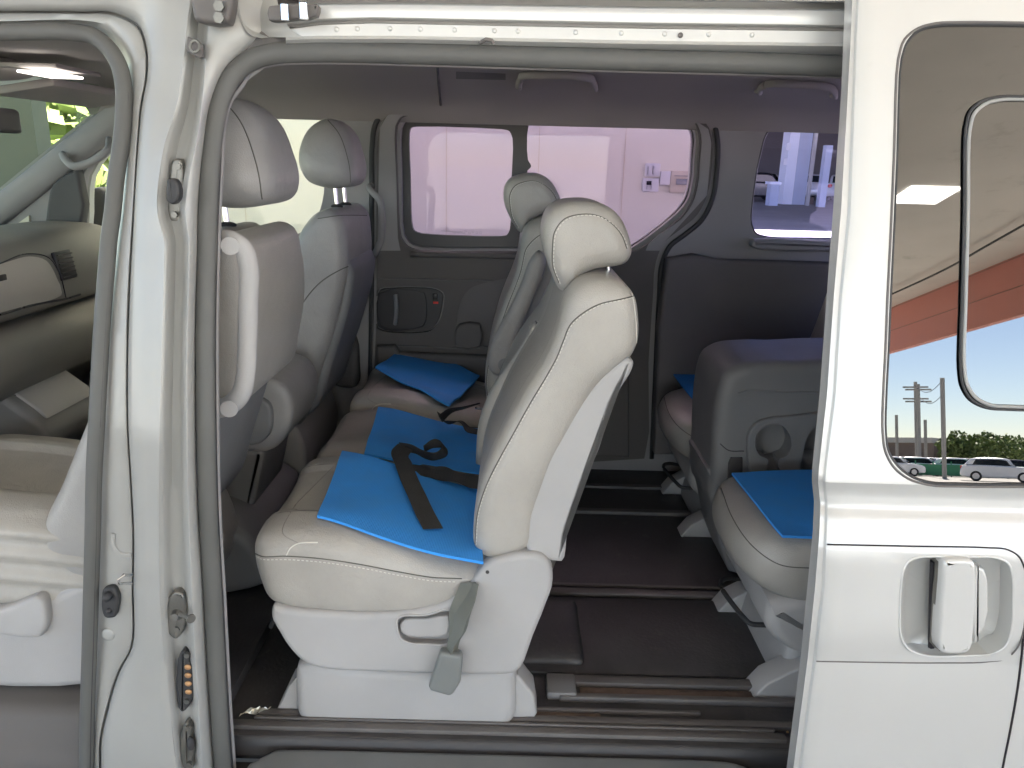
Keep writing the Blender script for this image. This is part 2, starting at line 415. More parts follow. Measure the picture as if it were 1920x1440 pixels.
# --- front door frame and B pillar
cA = [(-120, 46), (0, 45), (150, 42), (190, 52), (225, 85), (243, 120), (246, 160), (243, 210), (239, 270), (235, 330), (228, 400), (222, 450), (216, 500), (206, 600), (201, 700), (197, 800), (193, 900), (190, 1000), (187, 1100), (184, 1210), (182, 1260), (179, 1330), (176, 1390), (174, 1440), (172, 1540)]
cL = [(-120, 24), (0, 24), (150, 25), (215, 28), (257, 50), (273, 90), (275, 135), (264, 200), (258, 270), (254, 330), (250, 400), (247, 450), (244, 500), (240, 600), (238, 700), (239, 800), (245, 900), (250, 1000), (249, 1100), (246, 1215), (222, 1260), (200, 1330), (187, 1390), (186, 1440), (186, 1540)]
cR = [(-120, -90), (0, -90), (170, -90), (300, -90), (354, -60), (354, 60), (346, 130), (335, 200), (312, 270), (301, 330), (298, 400), (311, 450), (311, 500), (309, 600), (306, 700), (303, 800), (301, 900), (301, 1000), (302, 1085), (309, 1215), (314, 1270), (320, 1340), (325, 1390), (331, 1440), (340, 1540)]
def mixc(a, b, t, o): return [(p[0] * (1 - t) + q[0] * t, p[1] * (1 - t) + q[1] * t, o) for p, q in zip(a, b)]
def shiftc(c, dx, dy, o): return [(x + dx, y + dy, o) for x, y in c]
cs = [mixc(cA, cL, -.4, .075), addoff(cA, .055), mixc(cA, cL, .25, .040), mixc(cA, cL, .9, .038), mixc(cA, cL, .97, .040), mixc(cA, cL, .985, .058), mixc(cL, cR, .02, .058), mixc(cL, cR, .035, .03), mixc(cL, cR, .07, .018), mixc(cL, cR, .16, .009), mixc(cL, cR, .5, .003), mixc(cL, cR, .82, -.001), mixc(cL, cR, .94, -.005), addoff(cR, -.002)]
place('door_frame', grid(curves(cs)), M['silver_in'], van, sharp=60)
bR = [(354, -60), (354, 0), (354, 60), (350, 100), (346, 130), (335, 200), (312, 270), (301, 330), (298, 400), (311, 450), (311, 500), (309, 600), (306, 700), (303, 800), (301, 900), (301, 1000), (302, 1085), (309, 1215), (320, 1340), (331, 1440), (340, 1540)]
bG = [396, 396, 392, 388, 385, 378, 368, 355, 348, 354, 354, 352, 350, 351, 352, 355, 359, 365, 373, 379, 386]
bS = [500, 500, 492, 458, 430, 397, 386, 380, 375, 374, 372, 369, 368, 368, 370, 375, 381, 387, 394, 401, 408]
bG = [(x, p[1]) for x, p in zip(bG, bR)]; bS = [(x, p[1]) for x, p in zip(bS, bR)]
cs = [addoff(bR, -.002), mixc(bR, bG, .12, .003), mixc(bR, bG, .3, .022), mixc(bR, bG, .42, .028), mixc(bR, bG, .66, .028), mixc(bR, bG, .8, .020), mixc(bR, bG, .93, -.001), mixc(bR, bG, 1.0, -.004), mixc(bG, bS, .2, -.001), mixc(bG, bS, .6, .010), mixc(bG, bS, .95, .030), mixc(bG, bS, 1.3, .055), mixc(bG, bS, 2.4, .075)]
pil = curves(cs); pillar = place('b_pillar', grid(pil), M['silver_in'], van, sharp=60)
# spot welds / plugs on the pillar
for (x, y, r) in ((310, 68, .0135), (203, 1190, .0135)):
    P = US(x, y, .012 if x > 250 else .040); place('body_plug', ball(P, r, .004, r), M['silver_in'], van)
# pressed pocket below and door check bracket on the door frame
P = [US(x, y, .036) for x, y in cat([(214, 1000, 0), (214, 1020, 0), (222, 1036, 0), (246, 1040, 0)], 6)] if False else [US(p.x, p.y, .038) for p in cat([(212, 1000, 0), (212, 1022, 0), (222, 1037, 0), (247, 1041, 0)], 6)]
place('pressed_rib', tube(P, .0045, 8, .5), M['silver_in'], van)
P = [US(x, y, -.002 + o) for x, y, o in ((247, 1078, .03), (232, 1078, .0), (222, 1088, -.004), (224, 1094, .0), (246, 1094, .03))]
place('check_strap', tube(P, .003, 6), M['chrome'], van)
# door switch with a rubber boot
sw = place('door_switch', pillow(pxprof([(192, 1122), (196, 1102), (214, 1100), (222, 1112), (222, 1140), (216, 1156), (198, 1156), (192, 1140)], .03), .026, .040, .004, 3), M['rubber_d'], van)
place('switch_boot', ball(US(202, 1118, .022), .009, .012, .009), M['rubber_d'], sw); place('switch_boot', ball(US(205, 1144, .028), .006, .008, .006), M['rubber_d'], sw)
# groove fittings
def fitting(name, pts, m, y0=.012, y1=.03): return place(name, pillow(pxprof(pts, .02 + ys(U(pts[0][0], pts[0][1], .02).z)), .008 + ys(U(pts[0][0], pts[0][1], .02).z), .03 + ys(U(pts[0][0], pts[0][1], .02).z), .004, 3), m, van)
f1 = fitting('door_buffer', [(332, 298), (342, 298), (347, 306), (346, 405), (336, 416), (322, 412), (319, 398), (323, 330), (326, 306)], M['steel'])
place('rubber_block', pillow(pxprof([(328, 334), (340, 336), (347, 348), (346, 374), (336, 382), (326, 376), (325, 350)], .02 + ys(1.4)), ys(1.4) - .008, ys(1.4) + .012, .004), M['rubber_d'], f1)
for x, y in ((337, 312), (330, 402)): place('bolt', cyl(US(x, y, .016), (0, -1, 0), .0055, .009, 8), M['steel'], f1)
f2 = fitting('door_striker', [(334, 1104), (346, 1108), (353, 1125), (352, 1155), (345, 1182), (333, 1192), (322, 1184), (317, 1160), (318, 1130), (325, 1110)], M['steel'])
place('striker_boss', cyl(US(334, 1150, .012), (0, -1, .1), .014, .016, 18, .007), M['steel'], f2)
place('striker_pin', tube([US(338, 1152, -.004), US(350, 1156, -.03), US(358, 1159, -.045)], .0042, 10), M['steel'], f2)
place('striker_head', cyl(US(357, 1159, -.043), Vector((.6, -.6, 0)), .0085, .004, 16), M['steel'], f2)
for x, y in ((337, 1118), (333, 1178)): place('bolt', cyl(US(x, y, .011), (0, -1, 0), .006, .006, 6), M['steel'], f2)
f3 = fitting('contact_block', [(347, 1214), (357, 1220), (359, 1236), (365, 1242), (366, 1298), (358, 1318), (345, 1328), (338, 1320), (337, 1230)], M['rubber_d'])
for k in range(4): place('copper_contact', ball(US(352 + k * .5, 1251 + k * 15.5, .006), .0068, .003, .0058), M['brass'], f3)
for x, y in ((352, 1226), (352, 1312)): place('bolt', cyl(US(x, y, .010), (0, -1, 0), .0055, .007, 8), M['steel'], f3)
f4 = fitting('lower_latch_plate', [(353, 1348), (363, 1356), (362, 1376), (368, 1390), (368, 1405), (364, 1420), (366, 1432), (354, 1439), (346, 1430), (344, 1362)], M['steel'])
place('rubber_block', ball(US(358, 1394, .006), .008, .008, .016), M['rubber_d'], f4)
for x, y in ((355, 1362), (356, 1430)): place('bolt', cyl(US(x, y, .008), (0, -1, 0), .006, .008, 8), M['steel'], f4)
f5 = place('hanger_plate', pillow(pxprof([(357, 70), (383, 84), (384, 108), (378, 111), (356, 98), (354, 88)], .11, 1), .098, .112, .002, 2), M['rail'], van)
place('hanger_ring', tube([US(366 + 9 * math.cos(q / 10 * 6.283), 87 + 11 * math.sin(q / 10 * 6.283), -.036) for q in range(10)], .0026, 6, closed=True), M['steel'], f5)

# --- rubber seals
sp = [(430, 1620), (424, 1540), (418, 1440), (411, 1340), (404, 1215), (398, 1100), (392, 1000), (388, 900), (386, 800), (385, 700), (385, 600), (387, 500), (390, 400), (395, 300), (403, 230), (416, 180), (438, 140), (470, 113), (510, 101), (570, 97), (640, 97), (800, 101), (1000, 107), (1200, 113), (1400, 118), (1700, 128)]
c = [US(p.x, p.y, .028) for p in cat([(x, y, 0) for x, y in sp], 5)]
s1 = place('sliding_door_seal', tube(c, .0175, 14, .7), M['rubber'], van, sharp=0)
c = [US(p.x, p.y, .034) for p in cat([(x, y, 0) for x, y in [(a + (15 if b > 250 else 0) + (10 if 120 < b <= 250 else 0), b + (14 if b < 150 else (7 if b < 240 else 0))) for a, b in sp]], 5)]
place('inner_lip', tube(c, .0045, 8, 1.6), M['rubber_d'], s1, sharp=0)
c2 = [(a + (21 if b > 250 else 0) + (16 if 120 < b <= 250 else 0), b + (20 if b < 150 else (10 if b < 240 else 0))) for a, b in sp]
c = [US(p.x, p.y, .05) for p in cat([(x, y, 0) for x, y in c2], 5)]
place('inner_trim_edge', tube(c, .0042, 8, 1.5), M['trim_u'], van, sharp=0)
fp = [(-140, 60), (0, 60), (130, 60), (175, 68), (205, 92), (224, 125), (232, 165), (232, 210), (227, 270), (218, 330), (211, 400), (204, 450), (200, 500), (192, 600), (186, 700), (181, 800), (176, 900), (174, 1000), (171, 1100), (168, 1210), (164, 1330), (162, 1440), (158, 1600)]
c = [US(p.x, p.y, .035) for p in cat([(x, y, 0) for x, y in fp], 5)]
s2 = place('front_door_seal', tube(c, .0145, 14, .8), M['rubber'], van, sharp=0)
c = [US(p.x, p.y, .032) for p in cat([(x + (8 if y > 130 else 0), y - (6 if y < 100 else 0), 0) for x, y in fp], 5)]
place('seal_groove', tube(c, .0028, 6, 1.9), M['rubber_d'], s2, sharp=0)

# --- roof rail above the sliding door
def rt(tab, dy): return lambda x: lerp_table(tab, x) + dy
top = [(400, 22), (500, 13), (600, 7), (750, 6), (900, 8), (1200, 13), (1600, 18), (1700, 19)]
g = [(400, 62), (500, 52), (600, 38), (700, 35), (900, 39), (1200, 45), (1600, 50), (1700, 51)]
b2 = [(400, 84), (500, 73), (600, 70), (750, 70), (900, 73), (1200, 79), (1600, 84), (1700, 85)]
rows = []
for fn, off in ((rt(top, -170), .02), (rt(top, -60), .006), (rt(top, -16), -.012), (rt(top, -13), -.006), (rt(top, -12), .045), (rt(top, -1), .05), (rt(top, 0), .004), (rt(top, 3), .000), (rt(top, 12), .004), (rt(g, -3), .006), (rt(g, 0), .010), (rt(g, 3), .035), (rt(g, 7), .035), (rt(g, 9), .014), (rt(b2, -3), .016), (rt(b2, 0), .010), (rt(b2, 3), .004), (rt(b2, 8), .012), (rt(b2, 14), .030), (rt(b2, 30), .05)):
    rows.append([US(x, fn(x), off) for x in range(536, 1721, 16)])
railo = place('roof_rail', grid(rows), M['silver'], van, sharp=50)
for x in (631, 670, 731, 788, 852, 927, 971, 1079, 1165, 1246, 1329, 1410): place('rivet', ball(US(x, lerp_table(g, x) + 18, .0145), .0042, .0028, .0042, 8), M['silver'], railo)
place('rivet', ball(US(1276, 66, .013), .0046, .003, .0046, 8), M['rail'], railo)
place('drain_clip', tube([US(900, 80, .01), US(911, 74, -.002), US(922, 76, -.002), US(925, 82, .0)], .0035, 7), M['rail'], railo)
# hinge bracket, roller carriers at the front end of the rail
hb = place('corner_bracket', pillow(pxprof([(372, -40), (376, 30), (380, 44), (392, 49), (440, 50), (446, 30), (446, -40)], .12, 2), .085, .12, .008, 4), M['rail'], van)
for y in (12, 34): place('bolt', cyl(US(412, y, -.056), (0, -1, 0), .009, .006, 6), M['steel'], hb)
cr = curves([[(440, -60, .0), (444, 0, .004), (452, 40, .006), (470, 66, .012), (490, 72, .02)], [(470, -60, .03), (470, 0, .035), (475, 35, .035), (488, 60, .034), (505, 70, .03)], [(500, -60, .04), (492, 0, .03), (500, 30, .02), (512, 55, .016), (530, 70, .014)], [(540, -60, .045), (520, 0, .02), (530, 30, .006), (545, 55, .008), (575, 72, .012)]])
bkp = [[US(x, y, .045 if y < 60 else .03) for x in (445, 480, 520, 560)] for y in (-60, 0, 30, 62, 80, 96)]
place('rail_backing', grid(bkp), M['rail'], van)
place('rail_end', grid(cr), M['silver_in'], van, sharp=80)
pl = place('roller_carrier', pillow(pxprof([(508, 14), (520, 12), (596, 9), (600, 14), (596, 32), (560, 38), (520, 42), (508, 40)], .10, 2), .088, .11, .003, 3), M['rail'], van)
for x in (540, 575): place('roller', cyl(US(x - 5, 38 - (x - 540) * .08, -.050), (0.0, 0, 1), .0075, .023, 14), M['chrome'], pl)
# outer roof strip
rows = [[Vector((x, ys(1.86) + dy, z)) for x in (-2.2, -1, 0, 1, 2.6)] for dy, z in ((.035, 1.90), (.10, 1.935), (.3, 1.955), (.9, 1.965), (1.5, 1.955), (1.70, 1.93), (1.76, 1.86))]
place('roof', shell(rows, Vector((0, 0, -.02))), M['silver'], van, sharp=60)

# --- headliner
rows = []
for Y, z in ((.195, 1.775), (.215, 1.800), (.26, 1.822), (.35, 1.838), (.8, 1.842), (1.25, 1.838), (1.42, 1.828), (1.52, 1.812), (1.60, 1.788), (1.645, 1.752), (1.665, 1.735)):
    rows.append([Vector((x, Y, z + (.035 if x < -.7 and Y < .3 else 0))) for x in (-1.56, -1.0, -.75, -.5, 0, .5, 1, 1.5, 2.0, 2.25)])
hl = place('headliner', shell(rows, Vector((0, 0, .03))), M['liner'], van, sharp=70)
hs = Surf(shell(rows, Vector((0, 0, .03))))
def on(obj, sf, pts, r, m, name, lift=0, **k): return place(name, onsurf(sf, pts, r, lift, **k), m, obj)
on(hl, hs, [(820, 122), (822, 150), (825, 185), (826, 197)], .004, M['rubber_d'], 'headliner_seam')
def grab(pts, Y, r=.011, name='grab_handle'):
    P = cat([Vector(hs.hit(x, y)[0]) - ray(x, y).normalized() * (.035 if i in (0, len(pts) - 1) else .06) + Vector((0, 0, -.004)) for i, (x, y, o) in enumerate(pts)], 6); P[0] = P[0] + Vector((0, .03, .01)); P[-1] = P[-1] + Vector((0, .03, .01)); return place(name, tube(P, r, 10, .8), M['liner'], van, sharp=0)
grab([(972, 165, .05), (976, 148, 0), (990, 138, -.02), (1045, 138, -.03), (1098, 142, -.02), (1112, 152, 0), (1117, 168, .05)], 1.55)
grab([(1424, 172, .05), (1430, 160, 0), (1448, 154, -.02), (1500, 156, -.03), (1550, 160, -.02), (1564, 168, 0), (1566, 180, .05)], 1.55)
place('warning_label', [[Vector(hs.hit(x, y)[0]) - ray(x, y).normalized() * .004 for x, y in ((855, 134), (948, 138), (948, 150), (855, 148))], [[0, 1, 2, 3]]], M['trim_l'], hl, False)

# --- far side wall with window openings
y0, y1 = 1.665, 1.725
wall = box((-1.95, y0, .38), (2.3, y1, 1.80))
W12 = [(752, 240), (760, 226), (775, 221), (985, 222), (1100, 225), (1275, 226), (1296, 234), (1304, 252), (1302, 300), (1298, 345), (1288, 378), (1270, 400), (1186, 464), (1170, 468), (980, 466), (790, 464), (768, 456), (757, 440), (753, 340)]
WF = [(200, 262), (212, 195), (230, 176), (300, 175), (430, 175), (590, 175), (606, 182), (609, 240), (609, 330), (604, 380), (590, 414), (570, 432), (540, 446), (430, 450), (200, 456), (155, 456), (152, 400), (156, 330)]
WQ = [(1436, 250), (1450, 233), (1475, 230), (1580, 236), (1700, 240), (1800, 250), (1810, 300), (1800, 440), (1760, 456), (1600, 450), (1440, 446), (1416, 438), (1408, 420), (1412, 360), (1424, 290)]
big = lambda o: prism(o, 1.4, 2.0, Yref=y0, n=3)
WX = prism([(214, 178), (214, 40), (-500, 40), (-500, 700), (0, 352)], 1.4, 2.0, Yref=y0, n=1)
wv = cut(wall, [big(W12), big(WF), big(WQ), WX])
wo = place('side_wall', wv, M['trim_u'], van, sharp=35); wsf = Surf(wv)
ext = cut(box((-2.0, 1.727, .25), (2.35, 1.76, 1.86)), [big(W12), big(WF), big(WQ), WX])
place('outer_skin', ext, M['silver'], van, sharp=35)
# black sliding frame with two panes
bw = prism(W12, 1.70, 1.722, Yref=y0, n=3)
p1 = [(767, 252), (770, 240), (782, 237), (940, 242), (955, 246), (961, 260), (959, 340), (956, 430), (950, 441), (938, 443), (790, 438), (776, 432), (772, 418), (769, 330)]
p2 = [(991, 236), (1000, 228), (1100, 229), (1275, 231), (1292, 238), (1298, 252), (1297, 300), (1293, 345), (1284, 374), (1268, 396), (1186, 459), (1172, 462), (1000, 462), (988, 455), (990, 420), (995, 408), (990, 398), (989, 320), (996, 312), (990, 300)]
cutp = lambda o: prism(o, 1.6, 1.8, Yref=1.70, n=3)
fr = place('window_frame', cut(bw, [cutp(p1), cutp(p2)]), M['black'], van, sharp=35)
place('window_pane', prism([(760, 230), (975, 234), (975, 455), (765, 450)], 1.708, 1.711, n=1), M['glass_purple'], fr, False)
place('window_pane', prism([(976, 224), (1305, 226), (1305, 380), (1190, 470), (976, 466)], 1.708, 1.711, n=1), M['glass_purple'], fr, False)
# small etched print on the front pane
pr = [tube([U(827, 433, 1.706), U(868, 434.5, 1.706)], .0006, 4), tube([U(848, 436.5, 1.706), U(872, 437, 1.706)], .0008, 4)]
for k, (x, y) in enumerate(((873, 433), (880, 437), (887, 434.5), (894, 436), (901, 436))): pr.append(tube([U(x + 2.3 * math.cos(q), y + 2 * math.sin(q), 1.706) for q in (0, 1.05, 2.1, 3.14, 4.2, 5.2)], .0005, 4, closed=True))
place('etched_print', join(*pr), M['green_mark'], fr)
# front passenger window: glass and shade band at the top
gf = place('window_pane', prism([(140, 160), (615, 165), (615, 470), (140, 470)], 1.708, 1.711, Yref=1.70, n=1), M['glass_clear'], van, False)
place('shade_band', prism([(205, 170), (612, 172), (612, 193), (205, 191)], 1.700, 1.703, n=1), mat('green_shade', (.055, .07, .045), .3), van, False)
place('window_pane', prism([(1400, 220), (1820, 225), (1820, 470), (1400, 460)], 1.708, 1.711, n=1), M['glass_blue'], van, False)
qo = [U(p.x, p.y, 1.70) for p in cat([(x, y, 0) for x, y in WQ], 5, True)]
place('quarter_window_gasket', tube(qo, .006, 8, closed=True), M['black'], van, sharp=0)
wo2 = [U(p.x, p.y, 1.672) for p in cat([(x, y, 0) for x, y in W12], 5, True)]
# raised window surround of the far door + dark door gap
dg_ = [(694, 730), (696, 600), (697, 450), (697, 330), (698, 270), (703, 236), (718, 210), (745, 198), (800, 195), (900, 196), (1000, 198), (1200, 204), (1290, 207), (1318, 213), (1338, 232), (1345, 262), (1344, 320), (1336, 372), (1316, 412), (1284, 440), (1256, 462), (1242, 492), (1236, 560), (1230, 680), (1222, 860)]
c = [U(p.x, p.y, 1.660) for p in cat([(x, y, 0) for x, y in dg_], 5)]
place('door_gap_seal', tube(c, .0095, 8, .7), M['rubber_d'], van, sharp=0)
inner = [(706, 735), (706, 600), (706, 450), (706, 330), (707, 270), (712, 240), (726, 216), (750, 205), (800, 201), (900, 202), (1000, 204), (1200, 210), (1286, 213), (1312, 221), (1329, 240), (1335, 265), (1334, 318), (1326, 366), (1308, 402), (1276, 430), (1246, 454), (1230, 490), (1224, 560), (1216, 680), (1208, 860)]
dp = prism(inner, 1.640, 1.662, n=3)
dpc = cut(dp, [prism([(744, 236), (752, 222), (772, 216), (985, 218), (1100, 221), (1280, 222), (1302, 230), (1312, 252), (1310, 300), (1306, 348), (1296, 382), (1276, 408), (1194, 470), (1172, 474), (980, 472), (790, 470), (764, 462), (752, 446), (745, 340)], 1.5, 1.8, Yref=1.64, n=3),
               prism([(707, 548), (712, 541), (760, 537), (820, 541), (832, 549), (833, 565), (822, 606), (808, 620), (790, 624), (720, 622), (707, 616)], 1.5, 1.8, Yref=1.64, n=3),
               prism([(858, 640), (856, 610), (862, 570), (880, 542), (910, 530), (1100, 532), (1100, 650), (900, 648)], 1.5, 1.8, Yref=1.64, n=3)])
dpo = place('far_door_panel', dpc, M['trim_l'], van, sharp=35); dsf = Surf(dpc)
place('trim_insert', prism([(858, 645), (853, 610), (860, 565), (878, 536), (905, 526), (1110, 526), (1110, 660), (900, 655)], 1.652, 1.660, n=3), M['trim_f'], dpo)
place('upper_trim_panel', cut(prism([(707, 470), (712, 240), (726, 217), (750, 206), (900, 203), (1200, 211), (1286, 214), (1328, 242), (1334, 268), (1326, 366), (1246, 454), (1238, 470)], 1.636, 1.641, n=1),
      [prism([(741, 236), (750, 220), (771, 213), (985, 215), (1100, 218), (1280, 219), (1304, 228), (1315, 252), (1313, 300), (1309, 349), (1298, 384), (1278, 411), (1216, 458), (1205, 490), (755, 490), (743, 340)], 1.5, 1.8, Yref=1.636, n=3)]), M['trim_u'], dpo)
hp = place('handle_recess', pillow(pxprof([(709, 550), (714, 543), (760, 539), (818, 543), (830, 551), (830, 566), (820, 604), (806, 618), (788, 621), (722, 619), (709, 612)], 1.655), 1.652, 1.663, .003, 2), M['plast_dk'], dpo)
place('pull_cup', pillow(pxprof([(712, 548), (796, 548), (800, 560), (800, 600), (794, 612), (714, 612)], 1.66, 3), 1.649, 1.66, .004, 2), M['black'], hp)
place('inner_handle', tube(cat([U(742, 553, 1.645), U(743, 570, 1.628), U(743, 590, 1.628), U(741, 608, 1.645)], 5), .0085, 8), M['plast_m'], hp)
place('lock_slider', obox(U(816, 556, 1.65), Vector((.009, 0, 0)), Vector((0, .006, 0)), Vector((0, 0, .012)), .002), M['black'], hp)
place('lock_mark', obox(U(817, 567.5, 1.645), Vector((.010, 0, 0)), Vector((0, .003, 0)), Vector((0, 0, .0042)), .001), M['red'], hp)
on(dpo, dsf, [(704, 523), (760, 523), (940, 527)], .004, M['trim_f'], 'trim_seam', n=12); on(dpo, dsf, [(740, 648), (800, 650), (850, 653), (900, 653)], .004, M['trim_f'], 'trim_seam')
place('window_ledge', tube(cat([U(x, y, 1.64) for x, y in ((770, 476), (850, 478), (980, 480), (1170, 482))], 6), .012, 10, .8), M['trim_l'], dpo, sharp=0)
place('armrest_cup', pillow(pxprof([(854, 648), (855, 616), (862, 608), (900, 608), (900, 650)], 1.62, 2), 1.61, 1.65, .008, 4), M['trim_l'], dpo)
place('lower_pocket', pillow(pxprof([(705, 700), (705, 650), (740, 648), (748, 662), (900, 668), (1180, 676), (1180, 860), (705, 850)], 1.60, 1), 1.60, 1.645, .015, 4), M['trim_l'], dpo)
place('metal_edge', tube([U(699, 512, 1.655), U(699, 720, 1.655)], .0018, 6), M['chrome'], van)
# pillar handle on the far pillar
c = cat([U(x, y, Y) for x, y, Y in ((698, 348, 1.66), (692, 352, 1.62), (700, 362, 1.60), (712, 376, 1.59), (716, 400, 1.59), (714, 450, 1.60), (702, 478, 1.64))], 6)
place('pillar_handle', tube(c, .012, 10, .8), M['trim_u'], van, sharp=0)
c = [U(x, y, 1.662) for x, y in ((609, 185), (640, 192), (700, 200))]; place('trim_seam', tube(c, .002, 6), M['trim_f'], van)
place('pillar_belt_cover', pillow(pxprof([(632, 640), (640, 616), (656, 618), (668, 640), (672, 680), (668, 724), (630, 722)], 1.62), 1.60, 1.67, .02, 4), M['trim_l'], van)
# rear quarter trim: lower dark panel and ledge, sloping pillar rib
place('quarter_trim', pillow(pxprof([(1250, 485), (1300, 476), (1345, 486), (1408, 488), (1800, 500), (1800, 860), (1226, 850), (1232, 620)], 1.62, 1), 1.60, 1.67, .015, 4), M['trim_f'], van)
place('quarter_sill', pillow(pxprof([(1412, 448), (1600, 454), (1800, 460), (1800, 478), (1600, 472), (1425, 468), (1408, 460)], 1.63, 3), 1.615, 1.668, .012, 5), M['trim_u'], van)

# --- front end: A pillars, windshield, dash, mirror
def ap(Y, nm, s=1):
    a = Vector((-1.36, Y, 1.80)); b = Vector((-1.66, Y, 1.585)); c_ = Vector((-2.2, Y, 1.20))
    place(nm, tube(cat([a, b, c_], 8), .05, 10, .6), M['trim_u'], van, sharp=0)
ap(1.66, 'a_pillar'); ap(.10, 'a_pillar')
gw = [[Vector((-1.42 - .72 * t, Y, 1.82 - .52 * t)) for t in (0, .25, .5, .75, 1)] for Y in (.09, .85, 1.68)]
place('windshield', shell(gw, Vector((-.004, 0, -.004))), M['glass_green'], van, sharp=0)
place('pillar_grab_handle', tube(cat([U(x, y, Y) for x, y, Y in ((118, 290, 1.62), (124, 300, 1.56), (140, 312, 1.53), (165, 306, 1.53), (200, 284, 1.53), (206, 262, 1.6))], 6), .014, 10), M['trim_u'], van, sharp=0)
tri = place('mirror_sail', pillow(pxprof([(98, 455), (94, 380), (104, 345), (128, 326), (150, 318), (152, 455)], 1.64, 2), 1.62, 1.67, .01, 3), M['plast_dk'], van)
# triangular quarter light: opaque pane, sunlit ground beyond painted into its colour
place('quarter_light', prism([(26, 424), (54, 404), (56, 438), (28, 436)], 1.655, 1.668, n=1), mat('painted_sunlit_pane', (.62, .60, .48), .2), van, False)
mh = place('mirror_housing', soft(pillow(pxprof([(160, 452), (158, 360), (172, 352), (196, 352), (200, 450)], 1.85, 3), 1.82, 1.98, .03, 4), .012, 4), M['plast_dk'], van, sharp=0)
place('mirror_glass', obox(U(186, 404, 1.90), Vector((.006, .0, 0)), Vector((0.0, .055, 0)), Vector((0, 0, .085)), .004), M['chrome'], mh)
rm = place('rear_view_mirror', soft(obox(U(-14, 224, .85), Vector((.012, 0, 0)), Vector((0, .11, 0)), Vector((0, 0, .033))), .008, 3), M['plast_dk'], van, sharp=0)
dprof = [(-2.2, 1.26), (-1.9, 1.335), (-1.66, 1.355), (-1.52, 1.335), (-1.475, 1.29), (-1.45, 1.20), (-1.46, 1.13), (-1.50, 1.115), (-1.44, 1.105), (-1.39, 1.06), (-1.385, 1.0), (-1.43, .93), (-1.56, .86), (-1.72, .70), (-1.9, .5), (-2.2, .5)]
dp2 = [(p.x, p.y) for p in cat([(a, b, 0) for a, b in dprof], 5, True)]
dvf = pillow(dp2, .16, 1.62, .02, 3); dash = place('dashboard', dvf, M['dash'], van, sharp=50); dsh = Surf(dvf)
on(dash, dsh, [(0, 494), (50, 476), (92, 484), (110, 510), (124, 560)], .002, M['black'], 'glovebox_gap', n=8)
on(dash, dsh, [(0, 590), (60, 572), (124, 560), (150, 552)], .004, M['black'], 'glovebox_gap', n=8)
gt = cat([(-60, 520, 0), (-20, 504, 0), (20, 490, 0), (55, 482, 0), (86, 490, 0), (100, 510, 0), (108, 530, 0)], 4); gl = cat([(-60, 602, 0), (-20, 592, 0), (20, 582, 0), (60, 571, 0), (90, 565, 0), (104, 560, 0), (114, 555, 0)], 4)
rws = []
for t in (0, .2, .4, .6, .8, 1):
    rws.append([Vector(dsh.hit(a.x + (b.x - a.x) * t, a.y + (b.y - a.y) * t)[0]) + Vector((.006 if 0 < t < 1 else .002, 0, .002)) for a, b in zip(gt, gl)])
place('glovebox_door', grid(rws), M['glovebox'], dash, sharp=60)
vt = place('air_vent', obox(U(121, 497, 1.52) if False else (dsh.hit(121, 497)[0] + Vector((.0, 0, 0))), Vector((.006, 0, .002)), Vector((0, .045, 0)), Vector((-.008, 0, .045)), .003), M['black'], dash)
hv = dsh.hit(121, 497)[0]
for k in range(6): place('vent_slat', obox(hv + Vector((.008 - .0015 * (k - 2.5), 0, (k - 2.5) * .014)), Vector((.003, 0, 0)), Vector((0, .040, 0)), Vector((0, 0, .0018))), M['plast_dk'], vt)
hv = dsh.hit(2, 527)[0]
if hv: place('air_vent', obox(hv, Vector((.006, 0, 0)), Vector((0, .02, 0)), Vector((0, 0, .018)), .003), M['black'], dash)
cs_ = place('centre_console', pillow([(p.x, p.y) for p in cat([(-1.72, 1.06, 0), (-1.53, .98, 0), (-1.36, .85, 0), (-1.33, .80, 0), (-1.40, .70, 0), (-1.7, .55, 0), (-1.9, .8, 0)], 4, True)], .80, 1.10, .02, 4), M['plast_m'], van, sharp=50)
cvf = pillow([(-1.57, 1.015), (-1.52, .99), (-1.37, .875), (-1.355, .85), (-1.40, .84), (-1.56, .96)], .84, 1.10, .006, 3)
cf = place('console_fascia', cvf, M['plast'], cs_); csf = Surf(cvf)
for y in (690, 745): on(cf, csf, [(0, y), (30, y - 4)] , .002, M['black'], 'button_gap')
ml = place('map_lamp', obox(Zp(96, 140, 1.80) - Vector((0, 0, -.012)), Vector((.08, 0, 0)), Vector((0, .11, 0)), Vector((0, 0, .006)), .004), M['liner'], van)
place('lamp_lens', obox(Zp(96, 140, 1.795), Vector((.045, 0, 0)), Vector((0, .075, 0)), Vector((0, 0, .003)), .002), mat('glowing_lens', (.9, .9, .88), .3, emit=(1, .98, .93), estr=.35), ml)  # lens glow added to stand in for its white reflection
oc = place('overhead_console', soft(ball(Zp(-20, 128, 1.81), .12, .10, .03), .01, 2), M['liner'], van, sharp=0)
place('sun_visor', obox(Vector((-1.40, 1.28, 1.775)), Vector((.09, 0, .015)), Vector((0, .26, 0)), Vector((0, 0, .012)), .008), M['liner'], van)
# bulkhead / front footwell, near-side sills
place('front_floor', box((-2.2, .12, .36), (-.62, 1.665, .43)), M['floor'], van)
place('front_firewall', box((-2.25, .1, .3), (-2.16, 1.7, 1.26)), M['plast_dk'], van)
rows = [[Vector((x, y, z)) for x in (-2.2, -1.5, -1.0, -.86, -.80)] for y, z in ((.26, .47), (.21, .462), (.17, .455), (.13, .452), (.105, .445), (.095, .425), (.09, .385), (.07, .372), (.062, .34), (.06, .20))]
place('front_door_sill', grid(rows), M['trim_l'], van, sharp=50)

